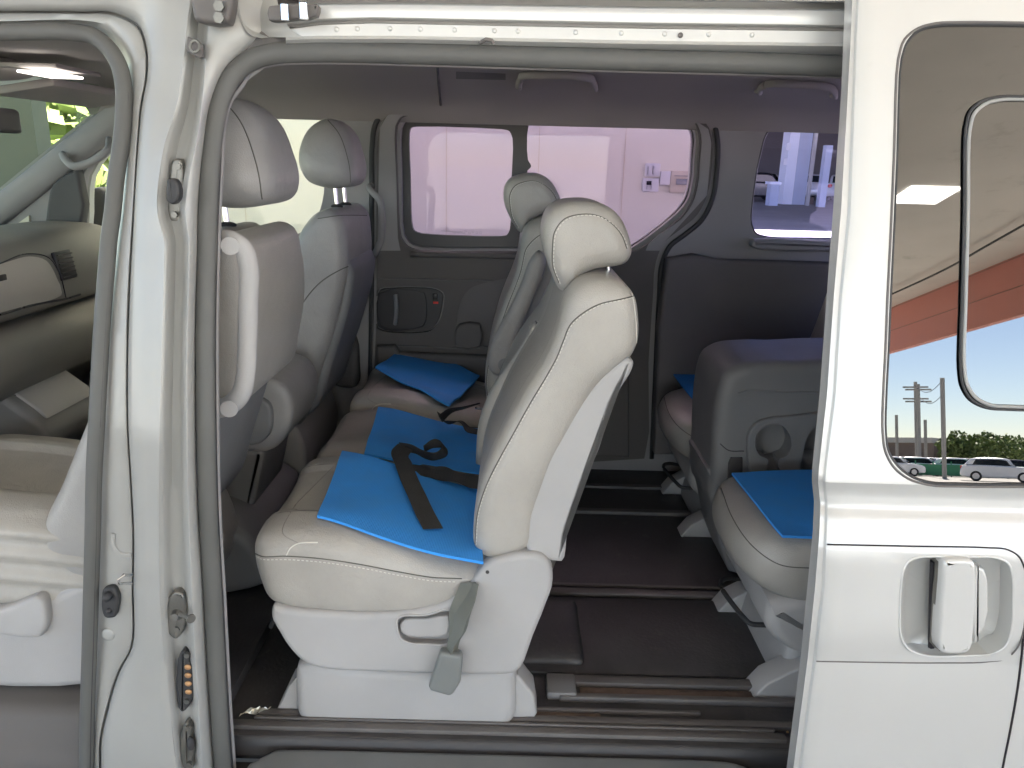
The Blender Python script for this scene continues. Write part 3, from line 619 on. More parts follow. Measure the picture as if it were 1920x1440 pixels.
# --- floor
fl = box((-.9, .10, .34), (2.28, 1.665, .40)); flo = place('floor', fl, M['floor'], van); fsf = Surf(fl)
def strip(x0, x1, ya, yb, h, m, nm='floor_rail', b=.003): return place(nm, box((x0, ya, .398), (x1, yb, .40 + h), b), m, flo)
strip(.02, 2.1, .69, .72, .012, M['rail']); strip(.02, 2.1, .745, .755, .008, M['rail'])
strip(-.5, 2.1, 1.24, 1.27, .012, M['rail']); strip(-.5, 2.1, 1.47, 1.50, .010, M['rail'])
s_ = strip(.13, 1.05, .235, .252, .014, M['rail']); strip(.13, 1.05, .288, .318, .014, M['rail']); strip(.18, .70, .256, .282, .006, M['rust'], 'rail_track', .001)
strip(.10, .17, .24, .315, .02, M['plast_m'], 'rail_cap', .006)
strip(-.55, 1.0, .155, .175, .012, M['rail']); strip(-.5, .45, .196, .206, .010, M['rail']); strip(-.30, .22, .180, .192, .006, M['rust'], 'rail_track', .001)
strip(-.60, .62, .118, .140, .010, M['rail'], 'threshold_plate'); strip(-.55, .6, .142, .149, .013, M['rail'], 'threshold_plate', .002)
place('floor_mat', pillow([(p.x, p.y) for p in cat([(-.1, .400, 0), (-.08, .408, 0), (.2, .410, 0), (1.0, .410, 0), (1.02, .400, 0)], 2, True)], .33, .67, .004, 2), M['floor'], flo)
place('floor_hump', soft(box((-.05, .36, .39), (.20, .64, .428)), .012, 6), M['floor'], flo, sharp=0)
# crumpled wrapper on the floor is its own thing (below)
# --- sliding door step
rows = [[Vector((x, y, z)) for x in [(-.86 + .1 * k) for k in range(30)]] for y, z in ((.104, .401), (.100, .399), (.096, .392), (.092, .380), (.088, .36))]
place('step_riser', grid(rows), M['plast_dk'], van, sharp=70)
c = [(-.50, .07), (-.485, .082), (-.44, .086), (-.2, .087), (.2, .087), (.44, .086), (.50, .078), (.53, .06), (.54, .03), (.54, -.3), (-.54, -.3), (-.53, .04)]
v = []; f = []; N = len(c)
st = cat([(a, b, 0) for a, b in c], 4, True); st = [(p.x, p.y) for p in st]
def hslab(pts, z0, z1, r):
    vv, ff = pillow(pts, z0, z1, r, 4); return [Vector((p.x, p.z, p.y)) for p in vv], ff
place('step_plate', hslab([(a, b) for a, b in st if True], .33, .386, .014), M['sill'], van, sharp=50)
place('step_well', box((-.88, -.02, .25), (1.3, .095, .335)), M['plast_dk'], van)
place('rocker_panel', box((-2.2, -.012, .2), (2.3, .01, .318), .003), M['silver'], van)
# --- near rear side: quarter panel behind the slid door, with its glass
NQ = box((.98, .02, .30), (2.35, .06, 1.86)); 
def lean(vf): return [Vector((p.x, p.y + ys(p.z), p.z)) for p in vf[0]], vf[1]
nq = cut(NQ, [box((1.12, -.2, 1.2), (2.2, .3, 1.72))])
place('rear_quarter_panel', lean(nq), M['silver'], van)
place('window_pane', lean(box((1.1, .035, 1.18), (2.22, .039, 1.74))), M['glass_blue'], van, False)
place('rear_door', cut(box((2.28, .08, .30), (2.34, 1.74, 1.86)), [box((2, .3, 1.2), (2.6, 1.5, 1.72))]), M['trim_l'], van)
place('window_pane', box((2.30, .28, 1.18), (2.304, 1.52, 1.74)), M['glass_blue'], van, False)

# --- the slid-open side door
tl = [(-80, 1594), (60, 1590), (200, 1581), (400, 1567), (560, 1555), (740, 1542), (880, 1528), (905, 1527), (945, 1531), (1000, 1529), (1100, 1519), (1235, 1506), (1440, 1480), (1600, 1459)]
tr = [(-80, 1613), (60, 1607), (200, 1602), (400, 1595), (560, 1578), (740, 1567), (880, 1549), (905, 1547), (945, 1552), (1000, 1550), (1100, 1546), (1235, 1530), (1440, 1502), (1600, 1482)]
ysamp = list(range(-80, 880, 24)) + [880, 890, 898, 903, 908, 914, 922, 930, 938, 946, 954, 962, 972, 985, 1000, 1012, 1019, 1024, 1030, 1060, 1100, 1140, 1180, 1215, 1232, 1239, 1243, 1250, 1280, 1340, 1400, 1460, 1520, 1600]
rows = []
for py in ysamp:
    a, b = lerp_table(tl, py), lerp_table(tr, py)
    e0 = UD(a, py, .034); e1 = UD(a + (b - a) * .35, py, .010); e2 = UD(a + (b - a) * .78, py, .010); e3 = UD(b, py, .003); z = e3.z
    q = [e0, e1, e2, e3]
    xr = 1.9
    for t in (.006, .03, .1, .2, .3, .4, .5, .6, .7, .8, .9, 1.0, 1.12, 1.25): q.append(Vector((e3.x + t * .95, yd(z), z)))
    rows.append(q)
front = rows; bk = []
n = len(rows[0])
v, f = grid(rows); L = len(v); v2 = []
for r in rows:
    for k, p in enumerate(r): v2.append(Vector((max(p.x, r[0].x), p.y + (.012 if k < 2 else .045), p.z)))
f2 = [[i + L for i in reversed(q)] for q in f]; e = []; m_ = len(rows)
for i in range(m_ - 1): e += [[i * n, (i + 1) * n, (i + 1) * n + L, i * n + L], [i * n + n - 1, i * n + n - 1 + L, (i + 1) * n + n - 1 + L, (i + 1) * n + n - 1]]
for k in range(n - 1): e += [[k, k + L, k + 1 + L, k + 1], [(m_ - 1) * n + k, (m_ - 1) * n + k + 1, (m_ - 1) * n + k + 1 + L, (m_ - 1) * n + k + L]]
door_vf = (v + v2, f + f2 + e)
WD = [(1688, 112), (1700, 78), (1722, 57), (1755, 48), (1800, 46), (1960, 48), (2200, 60), (2260, 120), (2230, 860), (2100, 905), (1920, 909), (1800, 908), (1740, 905), (1706, 893), (1680, 872), (1664, 846), (1659, 810), (1660, 740), (1664, 660), (1668, 560), (1674, 440), (1680, 300)]
def dprism(pts, o0, o1, n=4):
    q = [(p.x, p.y) for p in cat([(x, y, 0) for x, y in pts], n, True)]
    a = [UD(x, y, 0) for x, y in q]; v = [p + Vector((0, o0, 0)) for p in a] + [p + Vector((0, o1, 0)) for p in a]; N = len(a)
    return v, [[i, (i + 1) % N, (i + 1) % N + N, i + N] for i in range(N)] + [list(range(N)), [N + i for i in reversed(range(N))]]
HP = [(1694, 1070), (1704, 1052), (1722, 1045), (1800, 1044), (1870, 1046), (1890, 1056), (1898, 1080), (1899, 1130), (1896, 1180), (1886, 1210), (1866, 1224), (1800, 1230), (1730, 1228), (1702, 1216), (1690, 1196), (1687, 1140)]
dv = cut(door_vf, [dprism(WD, -.1, .2), dprism(HP, -.1, .042)])
sdoor = place('sliding_door', dv, M['silver'], van, sharp=32)
# glass: leaned sheet, dark edge, inner sliding frame
gp = [UD(p.x, p.y, .003) for p in cat([(x, y, 0) for x, y in WD], 4, True)]
N = len(gp); place('window_pane', ([p for p in gp] + [p + Vector((0, .004, 0)) for p in gp], [list(range(N)), [N + i for i in reversed(range(N))]] + [[i, (i + 1) % N, (i + 1) % N + N, i + N] for i in range(N)]), M['glass_door'], sdoor, smooth=False)
place('window_gasket', tube(gp, .0035, 8, closed=True), M['rubber_d'], sdoor, sharp=0)
place('window_trim_edge', tube([UD(p.x, p.y, .000) for p in cat([(x + (-4 if x < 1720 else 0), y + (-4 if y < 100 else (4 if y > 860 else 0)), 0) for x, y in WD], 4, True)], .0022, 8, closed=True), M['rail'], sdoor, sharp=0)
SF = [(2240, 186), (2100, 182), (1920, 181), (1870, 182), (1840, 190), (1820, 208), (1811, 240), (1808, 400), (1804, 560), (1801, 690), (1806, 724), (1822, 750), (1848, 764), (1890, 768), (2100, 770), (2240, 770)]
c = [UD(p.x, p.y, -.0005) for p in cat([(x, y, 0) for x, y in SF], 5)]
fo = place('slider_frame', tube(c, .0024, 8, 1), M['rubber_d'], sdoor, sharp=0)
c = [UD(p.x + 7, p.y + (5 if p.y < 400 else -5), .0) for p in cat([(x, y, 0) for x, y in SF], 5)]
place('slider_rim', tube(c, .0032, 8, .5), mat('slider_rim_grey', (.28, .28, .27), .3), fo, sharp=0)
place('back_cover', ([Vector((p.x, yd(p.z) + p.y, p.z)) for p in box((.66, .055, 1.15), (1.75, .07, 1.78))[0]], box((.66, .055, 1.15), (1.75, .07, 1.78))[1]), M['plast_dk'], sdoor)
# handle pocket and handle
pk = cat([(x, y, 0) for x, y in HP], 4, True); cx, cy = 1793, 1137
rings = []
for s_, o in ((1.0, .001), (1.0, .006), (.985, .016), (.95, .028), (.88, .036), (.5, .040), (.05, .041)):
    rings.append([UD(cx + (p.x - cx) * s_, cy + (p.y - cy) * s_, o) for p in pk] )
rings = [r + [r[0]] for r in rings]
place('handle_pocket', grid(rings), M['silver'], sdoor, sharp=60)
place('pocket_rim', tube([UD(p.x, p.y, .0005) for p in pk], .0022, 8, closed=True), M['silver'], sdoor, sharp=0)
hd = place('door_handle', pillow(pxprof([(1770, 1052), (1778, 1049), (1820, 1050), (1827, 1055), (1829, 1100), (1827, 1160), (1820, 1216), (1812, 1223), (1768, 1224), (1760, 1218), (1762, 1150), (1766, 1090)], -.125, 3), -.128, -.098, .006, 5), M['silver'], sdoor, sharp=0)
place('handle_side', pillow(pxprof([(1758, 1052), (1772, 1051), (1768, 1120), (1764, 1220), (1752, 1214), (1754, 1120)], -.11, 1), -.112, -.085, .002, 2), M['steel'], hd)
place('handle_back', pillow(pxprof([(1822, 1056), (1842, 1064), (1849, 1110), (1843, 1170), (1822, 1200)], -.10, 2), -.108, -.07, .005, 4), M['silver'], hd)
place('handle_gap', tube([UD(1750, 1052, .018), UD(1746, 1213, .018)], .006, 6), M['black'], sdoor)
# panel gap lines
def gap(pts, r=.0017, off=.0, m='black', nm='panel_gap'): 
    return place(nm, tube([UD(p.x, p.y, off) for p in cat([(x, y, 0) for x, y in pts], 6)], r, 6), M[m], sdoor)
gap([(1551, 1021), (1700, 1024), (1850, 1027), (1890, 1031), (1910, 1043), (1922, 1068), (1930, 1110)], .0016)
gap([(1531, 1240), (1650, 1242), (1760, 1243), (1850, 1241), (1888, 1234), (1908, 1214), (1922, 1170)], .0014, m='rail')
gap([(1930, 1110), (1922, 1170), (1908, 1290), (1894, 1370), (1880, 1440), (1868, 1520)], .0022)
place('lower_step', tube([UD(1500, 1440, .03), UD(1495, 1540, .03)], .004, 6), M['steel'], sdoor)
for k in range(4): place('edge_clip', ball(Zp(1474 - k * 2.5, 1367 + k * 17, .40 - .01 * k) + Vector((0, -.01, 0)), .003, .003, .003, 8), M['brass'], sdoor)
# B pillar grab handle (inside the opening, front)
c = cat([U(x, y, Y) for x, y, Y in ((392, 452, .17), (412, 450, .15), (436, 452, .135), (456, 466, .13), (466, 495, .13), (466, 560, .13), (464, 640, .13), (461, 700, .13), (452, 738, .13), (436, 756, .135), (412, 765, .15), (392, 767, .17))], 6)
gh = place('pillar_grab_handle', tube(c, [.0185 + .006 * (abs(2 * i / (len(c) - 1) - 1) ** 6) for i in range(len(c))], 14, .8), M['plast'], van, sharp=0)
for x, y in ((432, 461), (430, 766)): place('screw_cover', cyl(U(x, y, .117), (0.15, -1, 0), .0165, .0035, 20), M['plast'], gh)

# ============================================================ SEATS
def dip(y0, y1, ztop, amt=.012, bol=.008):
    ym = (y0 + y1) / 2; h = (y1 - y0) / 2
    def fn(p):
        k = max(0, min(1, (p.z - ztop + .09) / .09)); t = (p.y - ym) / h
        return Vector((p.x, p.y, p.z + k * (bol * math.sin(min(1, abs(t)) * math.pi) ** 2 * (1 if abs(t) > .5 else 0) - amt * max(0, 1 - (t / .6) ** 2))))
    return fn
CUSH = [(472, 1020), (472, 1055), (482, 1092), (499, 1128), (535, 1146), (590, 1154), (650, 1160), (720, 1162), (790, 1158), (845, 1146), (880, 1128), (930, 1120), (985, 1110), (985, 1052), (930, 1058), (890, 1062), (829, 1050), (751, 1030), (680, 1014), (620, 1002), (560, 998), (515, 1000), (486, 1006)]
BACK = [(888, 1030), (886, 1000), (890, 957), (903, 905), (926, 850), (952, 795), (985, 737), (1016, 688), (1036, 648), (1050, 605), (1062, 565), (1078, 540), (1100, 528), (1130, 524), (1158, 527), (1179, 539), (1193, 557), (1200, 600), (1199, 640), (1188, 668), (1165, 690), (1135, 717), (1103, 763), (1072, 817), (1046, 863), (1025, 920), (1008, 968), (998, 1025), (960, 1044), (915, 1050)]
SHELL = [(1176, 668), (1186, 676), (1182, 694), (1166, 720), (1150, 752), (1136, 796), (1122, 840), (1100, 890), (1083, 937), (1064, 995), (1053, 1048), (1030, 1046), (990, 1030), (986, 985), (1000, 920), (1025, 855), (1055, 800), (1090, 745), (1130, 700)]
HEAD = [(1080, 376), (1050, 381), (1030, 394), (1019, 420), (1017, 455), (1026, 492), (1038, 522), (1052, 545), (1066, 542), (1080, 528), (1098, 507), (1120, 500), (1150, 497), (1172, 491), (1182, 472), (1178, 445), (1166, 414), (1148, 392), (1118, 378)]
def seam_set(o, sf, pts, n=8, dash=(.0055, .0035), th=True, r=.0013):
    s = place('seam', onsurf(sf, pts, r, .0, n), M['seam'], o)
    if th: place('stitching', onsurf(sf, [(x + 2.5, y + 1.5) for x, y in pts], .0008, .0006, n, dash=dash), M['thread'], o)
def row_seat(label):
    ymin, ymax = .14, .62
    root = begin('row_seat', label, 'car seat', (-.18, .38, .40), 'second row seats of the van')
    vf = soft(pillow(pxprof(CUSH, .155), ymin, ymax, .045, 5), .008, 10, dip(ymin, ymax, .82))
    cu = place('seat_cushion', vf, M['leather_i'], root, sharp=0); sf = Surf(vf)
    place('seam', onsurf(sf, [(475, 1036), (490, 1043), (537, 1043), (595, 1047), (673, 1058), (751, 1073), (813, 1083), (866, 1085)], .0014, 0, 8), M['seam'], cu)
    place('stitching', onsurf(sf, [(477, 1041), (490, 1048), (537, 1049), (595, 1053), (673, 1064), (751, 1079), (813, 1089), (860, 1091)], .0010, .0004, 8, dash=(.005, .004)), M['thread'], cu)
    place('piping', onsurf(sf, [(537, 1041), (544, 1028), (560, 1019), (596, 1017)], .0016, .0, 8), M['thread'], cu)
    place('seam', onsurf(sf, [(560, 1019), (530, 1000), (545, 960), (590, 910), (634, 866)], .001, 0, 8), M['leather_d'], cu)
    place('seam', onsurf(sf, [(634, 862), (650, 870), (676, 892), (740, 905)], .0012, 0, 8), M['thread'], cu)
    bvf = soft(pillow(pxprof(BACK, .16), ymin, ymax, .04, 5), .008, 8)
    ba = place('backrest', bvf, M['leather_i'], root, sharp=0); bs = Surf(bvf)
    seam_set(ba, bs, [(891, 1020), (895, 965), (910, 915), (934, 865), (960, 818), (995, 755), (1025, 705), (1045, 668), (1056, 640), (1070, 608), (1092, 588), (1125, 570), (1160, 562), (1186, 556)])
    place('seam', onsurf(bs, [(1184, 545), (1190, 580), (1193, 620), (1192, 655), (1185, 672)], .0012), M['thread'], ba)
    place('seam', onsurf(bs, [(1168, 520), (1186, 550), (1186, 556)], .001), M['seam'], ba)
    svf = pillow(pxprof(SHELL, .165, 4), .150, .610, .010, 5)
    place('back_shell', svf, M['plast'], root, sharp=60)
    hvf = soft(pillow(pxprof(HEAD, .31), .245, .515, .042, 6), .006, 26); 
    he = place('headrest', hvf, M['leather'], root, sharp=0); hsf = Surf(hvf)
    c_ = [(1048, 530), (1037, 500), (1036, 465), (1040, 435), (1058, 411), (1088, 402), (1122, 405), (1148, 420), (1166, 442), (1175, 466)]
    place('seam', onsurf(hsf, c_, .0012, 0, 8), M['seam'], he); place('stitching', onsurf(hsf, [(x + 3, y + 2) for x, y in c_], .0009, .0005, 8, dash=(.005, .003)), M['thread'], he)
    for Y in (.31, .45):
        a = U(1141, 480, .31); a.y = Y; b = U(1139, 530, .31); b.y = Y
        place('headrest_post', tube([a, b], .0055, 10), M['chrome'], root)
        c0 = U(1140, 519, .31); c0.y = Y; place('post_collar', ball(c0, .0155, .013, .007, 10), M['plast'], root)
    # side cover, pan, pedestal
    COV = [(513, 1136), (526, 1138), (557, 1143), (615, 1147), (712, 1149), (790, 1141), (829, 1131), (868, 1108), (890, 1082), (905, 1062), (918, 1052), (945, 1043), (984, 1037), (1015, 1041), (1031, 1056), (1037, 1089), (1023, 1135), (1000, 1192), (977, 1252), (962, 1263), (868, 1264), (712, 1260), (600, 1253), (568, 1240), (541, 1213), (524, 1186), (509, 1155)]
    cv = pillow(pxprof(COV, .137, 3), .132, .172, .012, 4)
    rc = [(746, 1160), (756, 1154), (800, 1153), (842, 1143), (848, 1160), (842, 1206), (800, 1208), (768, 1206), (752, 1198), (745, 1182)]
    cv = cut(cv, [prism(rc, .05, .156, Yref=.137, n=3)])
    sc = place('side_cover', cv, M['plast'], root, sharp=35)
    place('recess_rim', tube([U(p.x, p.y, .1325) for p in cat([(x, y, 0) for x, y in rc], 3, True)], .0028, 8, closed=True), M['plast'], sc, sharp=0)
    place('recline_lever', pillow(pxprof([(750, 1172), (760, 1163), (800, 1162), (840, 1156), (840, 1190), (800, 1196), (765, 1194), (752, 1186)], .137, 2), .138, .158, .004, 3), M['plast'], sc)
    place('screw_cover', cyl(U(914, 1072, .133), (0, -1, 0), .004, .002, 10), M['plast_dk'], sc)
    PAN = [(512, 1130), (560, 1136), (712, 1142), (900, 1135), (1005, 1060), (1020, 1090), (1000, 1185), (970, 1250), (868, 1258), (712, 1256), (600, 1248), (572, 1236), (545, 1208), (520, 1170)]
    place('seat_pan', pillow(pxprof(PAN, .15, 2), .165, .612, .02, 4), M['plast'], root, sharp=50)
    place('recliner_joint', pillow(pxprof([(960, 1000), (1000, 990), (1040, 1010), (1036, 1080), (1000, 1090), (960, 1080)], .16, 2), .168, .20, .01, 3), M['steel'], root)
    PED = [(556, 1250), (700, 1256), (860, 1260), (966, 1258), (968, 1300), (966, 1345), (955, 1364), (940, 1371), (906, 1374), (780, 1370), (640, 1364), (590, 1361), (566, 1356), (556, 1340), (553, 1300)]
    place('pedestal', pillow(pxprof(PED, .15, 3), .148, .60, .022, 5), M['plast'], root, sharp=50)
    place('foot_cover', pillow(pxprof([(562, 1262), (545, 1276), (521, 1326), (524, 1331), (562, 1338)], .19, 1), .175, .235, .004, 3), M['plast'], root)
    place('foot_cover', pillow(pxprof([(955, 1262), (972, 1264), (1001, 1300), (1007, 1336), (1002, 1343), (960, 1343)], .17, 1), .165, .235, .006, 3), M['plast'], root)
    place('foot_cover', pillow(pxprof([(562, 1262), (545, 1276), (521, 1326), (524, 1331), (562, 1338)], .19, 1), .52, .58, .004, 3), M['plast'], root)
    place('slide_bar', tube([U(517, 1150, .2), U(508, 1175, .2), Vector((U(508, 1175, .2).x, .55, U(508, 1175, .2).z)), Vector((U(517, 1150, .2).x, .55, U(517, 1150, .2).z))], .005, 8), M['rubber_d'], root)
    # folded-up armrest on the inner side
    ARM = [(1006, 598), (1010, 625), (1003, 665), (990, 712), (970, 770), (945, 830), (925, 880), (905, 900), (894, 880), (893, 840), (898, 790), (913, 745), (936, 705), (965, 665), (990, 625)]
    av = soft(pillow(pxprof(ARM, .66), .632, .69, .02, 4), .007, 4); ar = place('folded_armrest', av, M['leather'], root, sharp=0)
    place('seam', onsurf(Surf(av), [(1003, 615), (1003, 650), (990, 700), (972, 750), (955, 790)], .001), M['thread'], ar)
    return root, Surf(vf), Surf(bvf)
near, ncs, nbs = row_seat('large light grey leather seat nearest the open side door, blue mat and hanging buckle')
# the far seat of the row: same seat, without the pieces only the near one shows
far = dup(near, (.0, .95, 0), 'dim grey seat of the middle row beside the far sliding door, with its own headrest')
for ch in kids(far):
    if ch.name.startswith('folded_armrest'):
        for g_ in kids(ch): bpy.data.objects.remove(g_)
        bpy.data.objects.remove(ch)
PV = Vector((0.02, 0, .80)) - Vector((-.18, .38, .40))      # the far seat's back stands more upright
RT = Matrix.Translation(PV + Vector((-.004, 0, .030))) @ Matrix.Rotation(R_(-8.0), 4, 'Y') @ Matrix.Translation(-PV)
for ch in kids(far):
    if ch.name.split('.')[0] in ('backrest', 'back_shell', 'headrest', 'headrest_post', 'post_collar'): ch.matrix_local = RT
begin_org = Vector((-.18, .38 + .95, .40)); ORG = begin_org
AR2 = [(1012, 470), (1022, 480), (1024, 500), (1010, 540), (985, 600), (966, 650), (960, 680), (955, 700), (940, 708), (920, 700), (914, 680), (918, 650), (932, 620), (955, 580), (978, 530), (996, 485)]
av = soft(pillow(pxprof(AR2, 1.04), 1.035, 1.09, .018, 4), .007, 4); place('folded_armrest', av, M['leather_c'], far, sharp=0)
place('armrest_pivot', cyl(U(946, 684, 1.034), (0, -1, 0), .020, .006, 24), M['plast_m'], far)
def repaint(root, mp):
    for ch in kids(root):
        if ch.data and ch.name.split('.')[0] in mp:
            ch.data = ch.data.copy(); ch.data.materials[0] = M[mp[ch.name.split('.')[0]]]
# near seat only: belt strap and buckle
ORG = Vector(near.location)
st = [U(878, 1092, .135), U(872, 1120, .118), U(862, 1150, .108), U(858, 1180, .104), U(850, 1205, .108), U(847, 1232, .112)]
st = cat(st, 5); wd = []
for i in range(len(st)):
    t = i / (len(st) - 1); w = .016 + .008 * math.sin(min(1, t * 1.35) * math.pi); a = .25 + 1.1 * t
    wd.append(Vector((w * math.cos(a * .6), -w * .55 * math.sin(a * 2.2), .004)))
bs_ = place('belt_strap', ribbon(st, wd, .0012), M['web_g'], near, smooth=True, sharp=60)
st2 = [p + Vector((.012 - .02 * i / len(st), -.004 - .010 * math.sin(i / len(st) * 3.1), .002)) for i, p in enumerate(st)]
place('strap_fold', ribbon(st2, [Vector((w.x * .6, w.y - .007, w.z)) for w in wd], .0012), M['web_g'], bs_, sharp=60)
bk = place('belt_buckle', soft(pillow(pxprof([(824, 1224), (828, 1219), (864, 1225), (868, 1232), (864, 1276), (850, 1298), (842, 1301), (808, 1291), (804, 1284)], .10, 1), .090, .118, .006, 3), .0035, 2), M['buckle'], near, sharp=0)
# ---- middle seat
mid = begin('row_seat', 'narrow middle seat between the two larger ones, with a blue mat and loose belt', 'car seat', (-.18, .85, .40), 'second row seats of the van')
MC = [(x * 1.0, y) for x, y in CUSH]
mp = pxprof(CUSH, .155); mp = [(x, z - .01) for x, z in mp]
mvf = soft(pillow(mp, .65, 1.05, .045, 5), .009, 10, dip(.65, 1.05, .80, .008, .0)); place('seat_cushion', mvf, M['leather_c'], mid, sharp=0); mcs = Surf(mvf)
bp = pxprof(BACK, .16); zt = max(z for x, z in bp); bp = [(x + .015, z if z < 1.1 else 1.1 + (z - 1.1) * .80) for x, z in bp]
mb = soft(pillow(bp, .65, 1.03, .04, 5), .009, 8); place('backrest', mb, M['leather'], mid, sharp=0)
pp = pxprof([(512, 1130), (712, 1142), (900, 1135), (1005, 1060), (1020, 1090), (970, 1250), (712, 1256), (572, 1236), (545, 1208)], .15, 2)
place('seat_pan', pillow(pp, .66, 1.04, .02, 4), M['plast'], mid, sharp=50)
place('pedestal', pillow(pxprof([(620, 1250), (900, 1258), (900, 1374), (620, 1362)], .15, 1), .70, 1.0, .02, 4), M['plast_m'], mid, sharp=50)

# ---- front seats
fb = [(-.93, .80), (-.915, .86), (-.875, .93), (-.835, 1.01), (-.79, 1.10), (-.755, 1.18), (-.72, 1.26), (-.69, 1.34), (-.655, 1.405), (-.61, 1.445), (-.565, 1.45), (-.535, 1.42), (-.525, 1.36), (-.525, 1.28), (-.545, 1.18), (-.575, 1.07), (-.61, .97), (-.65, .86), (-.69, .76), (-.76, .70), (-.87, .72)]
fb = [(p.x, p.y) for p in cat([(a, b, 0) for a, b in fb], 4, True)]
fh = [(-.60, 1.725), (-.66, 1.70), (-.695, 1.64), (-.70, 1.58), (-.675, 1.53), (-.63, 1.512), (-.57, 1.51), (-.525, 1.525), (-.512, 1.56), (-.52, 1.62), (-.545, 1.69)]
fh = [(p.x, p.y) for p in cat([(a, b, 0) for a, b in fh], 5, True)]
fc = [(-1.36, .86), (-1.42, .80), (-1.42, .70), (-1.36, .64), (-1.1, .62), (-.85, .64), (-.74, .70), (-.76, .80), (-.86, .855), (-1.0, .87), (-1.15, .885), (-1.28, .885)]
fc = [(p.x, p.y) for p in cat([(a, b, 0) for a, b in fc], 5, True)]
def crown(p):   # headrest narrows towards its top
    k = max(0, (p.z - 1.53) / .19); return Vector((p.x, 1.35 + (p.y - 1.35) * (1 - .30 * k * k), p.z))
def front_seat(label):
    root = begin('front_seat', label, 'car seat', (-.95, 1.35, .46), 'front seats of the van')
    y0, y1 = 1.11, 1.59
    dd_ = dip(y0, y1, .88, .02, .012)
    def folds(p):
        q = dd_(p); k = max(0, min(1, (1.30 - p.y) / .12)) * max(0, min(1, (p.z - .66) / .05)) * max(0, min(1, (.90 - p.z) / .04))
        w = math.sin(p.z * 120 + 26 * (p.x + 1.0) + 1.5 * math.sin(p.x * 17)); return Vector((q.x, q.y - .007 * k * w, q.z + .003 * k * math.sin(p.x * 31)))
    cv = soft(pillow(fc, y0, y1, .05, 5), .008, 10, folds); cu = place('seat_cushion', cv, M['leather'], root, sharp=0)
    bv = soft(pillow(fb, y0, y1, .045, 5), .009, 9); ba = place('backrest', bv, M['leather_b'], root, sharp=0); bs = Surf(bv)
    place('seam', onsurf(bs, [(520, 700), (530, 640), (560, 580), (600, 530), (640, 505), (680, 490)], .0018), M['seam'], ba)
    place('seam', onsurf(bs, [(596, 410), (640, 404), (688, 404)], .0013), M['seam'], ba)
    hv = soft(pillow(fh, 1.21, 1.49, .07, 6), .008, 8, crown); he = place('headrest', hv, M['leather_b'], root, sharp=0); hs_ = Surf(hv)
    place('seam', onsurf(hs_, [(612, 222), (635, 250), (650, 290), (656, 320), (657, 342)], .0013), M['seam'], he)
    pv = pillow([(-.66, .80), (-.55, .90), (-.49, 1.20), (-.505, 1.26), (-.54, 1.27), (-.60, 1.1)], 1.14, 1.56, .02, 4)
    place('back_panel', soft(pillow([(p.x, p.y) for p in cat([(-.53, 1.30, 0), (-.512, 1.26, 0), (-.52, 1.18, 0), (-.555, 1.06, 0), (-.60, .93, 0), (-.65, .80, 0), (-.70, .76, 0), (-.70, .82, 0), (-.62, 1.0, 0), (-.57, 1.2, 0)], 4, True)], 1.15, 1.55, .02, 4), .008, 2), M['plast_m'], root, sharp=0)
    for Y in (1.285, 1.415):
        place('headrest_post', tube([Vector((-.592, Y, 1.54)), Vector((-.585, Y, 1.42))], .0065, 10), M['chrome'], root)
        place('post_collar', ball(Vector((-.586, Y, 1.452)), .02, .02, .008, 10), M['rubber_d'], root)
    sc = pillow([(p.x, p.y) for p in cat([(-1.40, .66, 0), (-1.36, .52, 0), (-1.2, .47, 0), (-.85, .47, 0), (-.72, .52, 0), (-.68, .66, 0), (-.74, .78, 0), (-.82, .74, 0), (-1.0, .655, 0), (-1.2, .66, 0)], 4, True)], 1.105, 1.59, .02, 4)
    s_ = place('side_cover', sc, M['plast'], root, sharp=50)
    place('recline_lever', soft(pillow([(p.x, p.y) for p in cat([(-1.22, .66, 0), (-1.0, .672, 0), (-.915, .70, 0), (-.91, .64, 0), (-.93, .605, 0), (-1.05, .61, 0), (-1.22, .61, 0)], 4, True)], 1.085, 1.12, .008, 3), .006, 2), M['plast'], s_, sharp=0)
    return root
pas = front_seat('front passenger seat on the far side, blue-grey backrest and headrest on two chrome posts')
drv = dup(pas, (-.06, -.95, 0), 'driver seat just inside the door pillar, partly hidden behind the pale grab handle')
for ch in list(kids(drv)):
    if ch.name.startswith('headrest.'): ch.scale = (1.08, 1.12, 1.0); ch.location = Vector((.052, 0, -.01)) 
ORG = Vector(drv.location)
# cover over the driver's backrest: rear leather panel
rb = [(-.535, 1.455), (-.505, 1.44), (-.490, 1.38), (-.488, 1.28), (-.505, 1.19), (-.535, 1.10), (-.585, 1.10), (-.60, 1.2), (-.60, 1.42)]
rb = [(p.x - .03 + .0, p.y) for p in cat([(a, b, 0) for a, b in rb], 4, True)]
place('back_panel', soft(pillow(rb, .17, .63, .03, 5), .008, 6), M['leather'], drv, sharp=0)
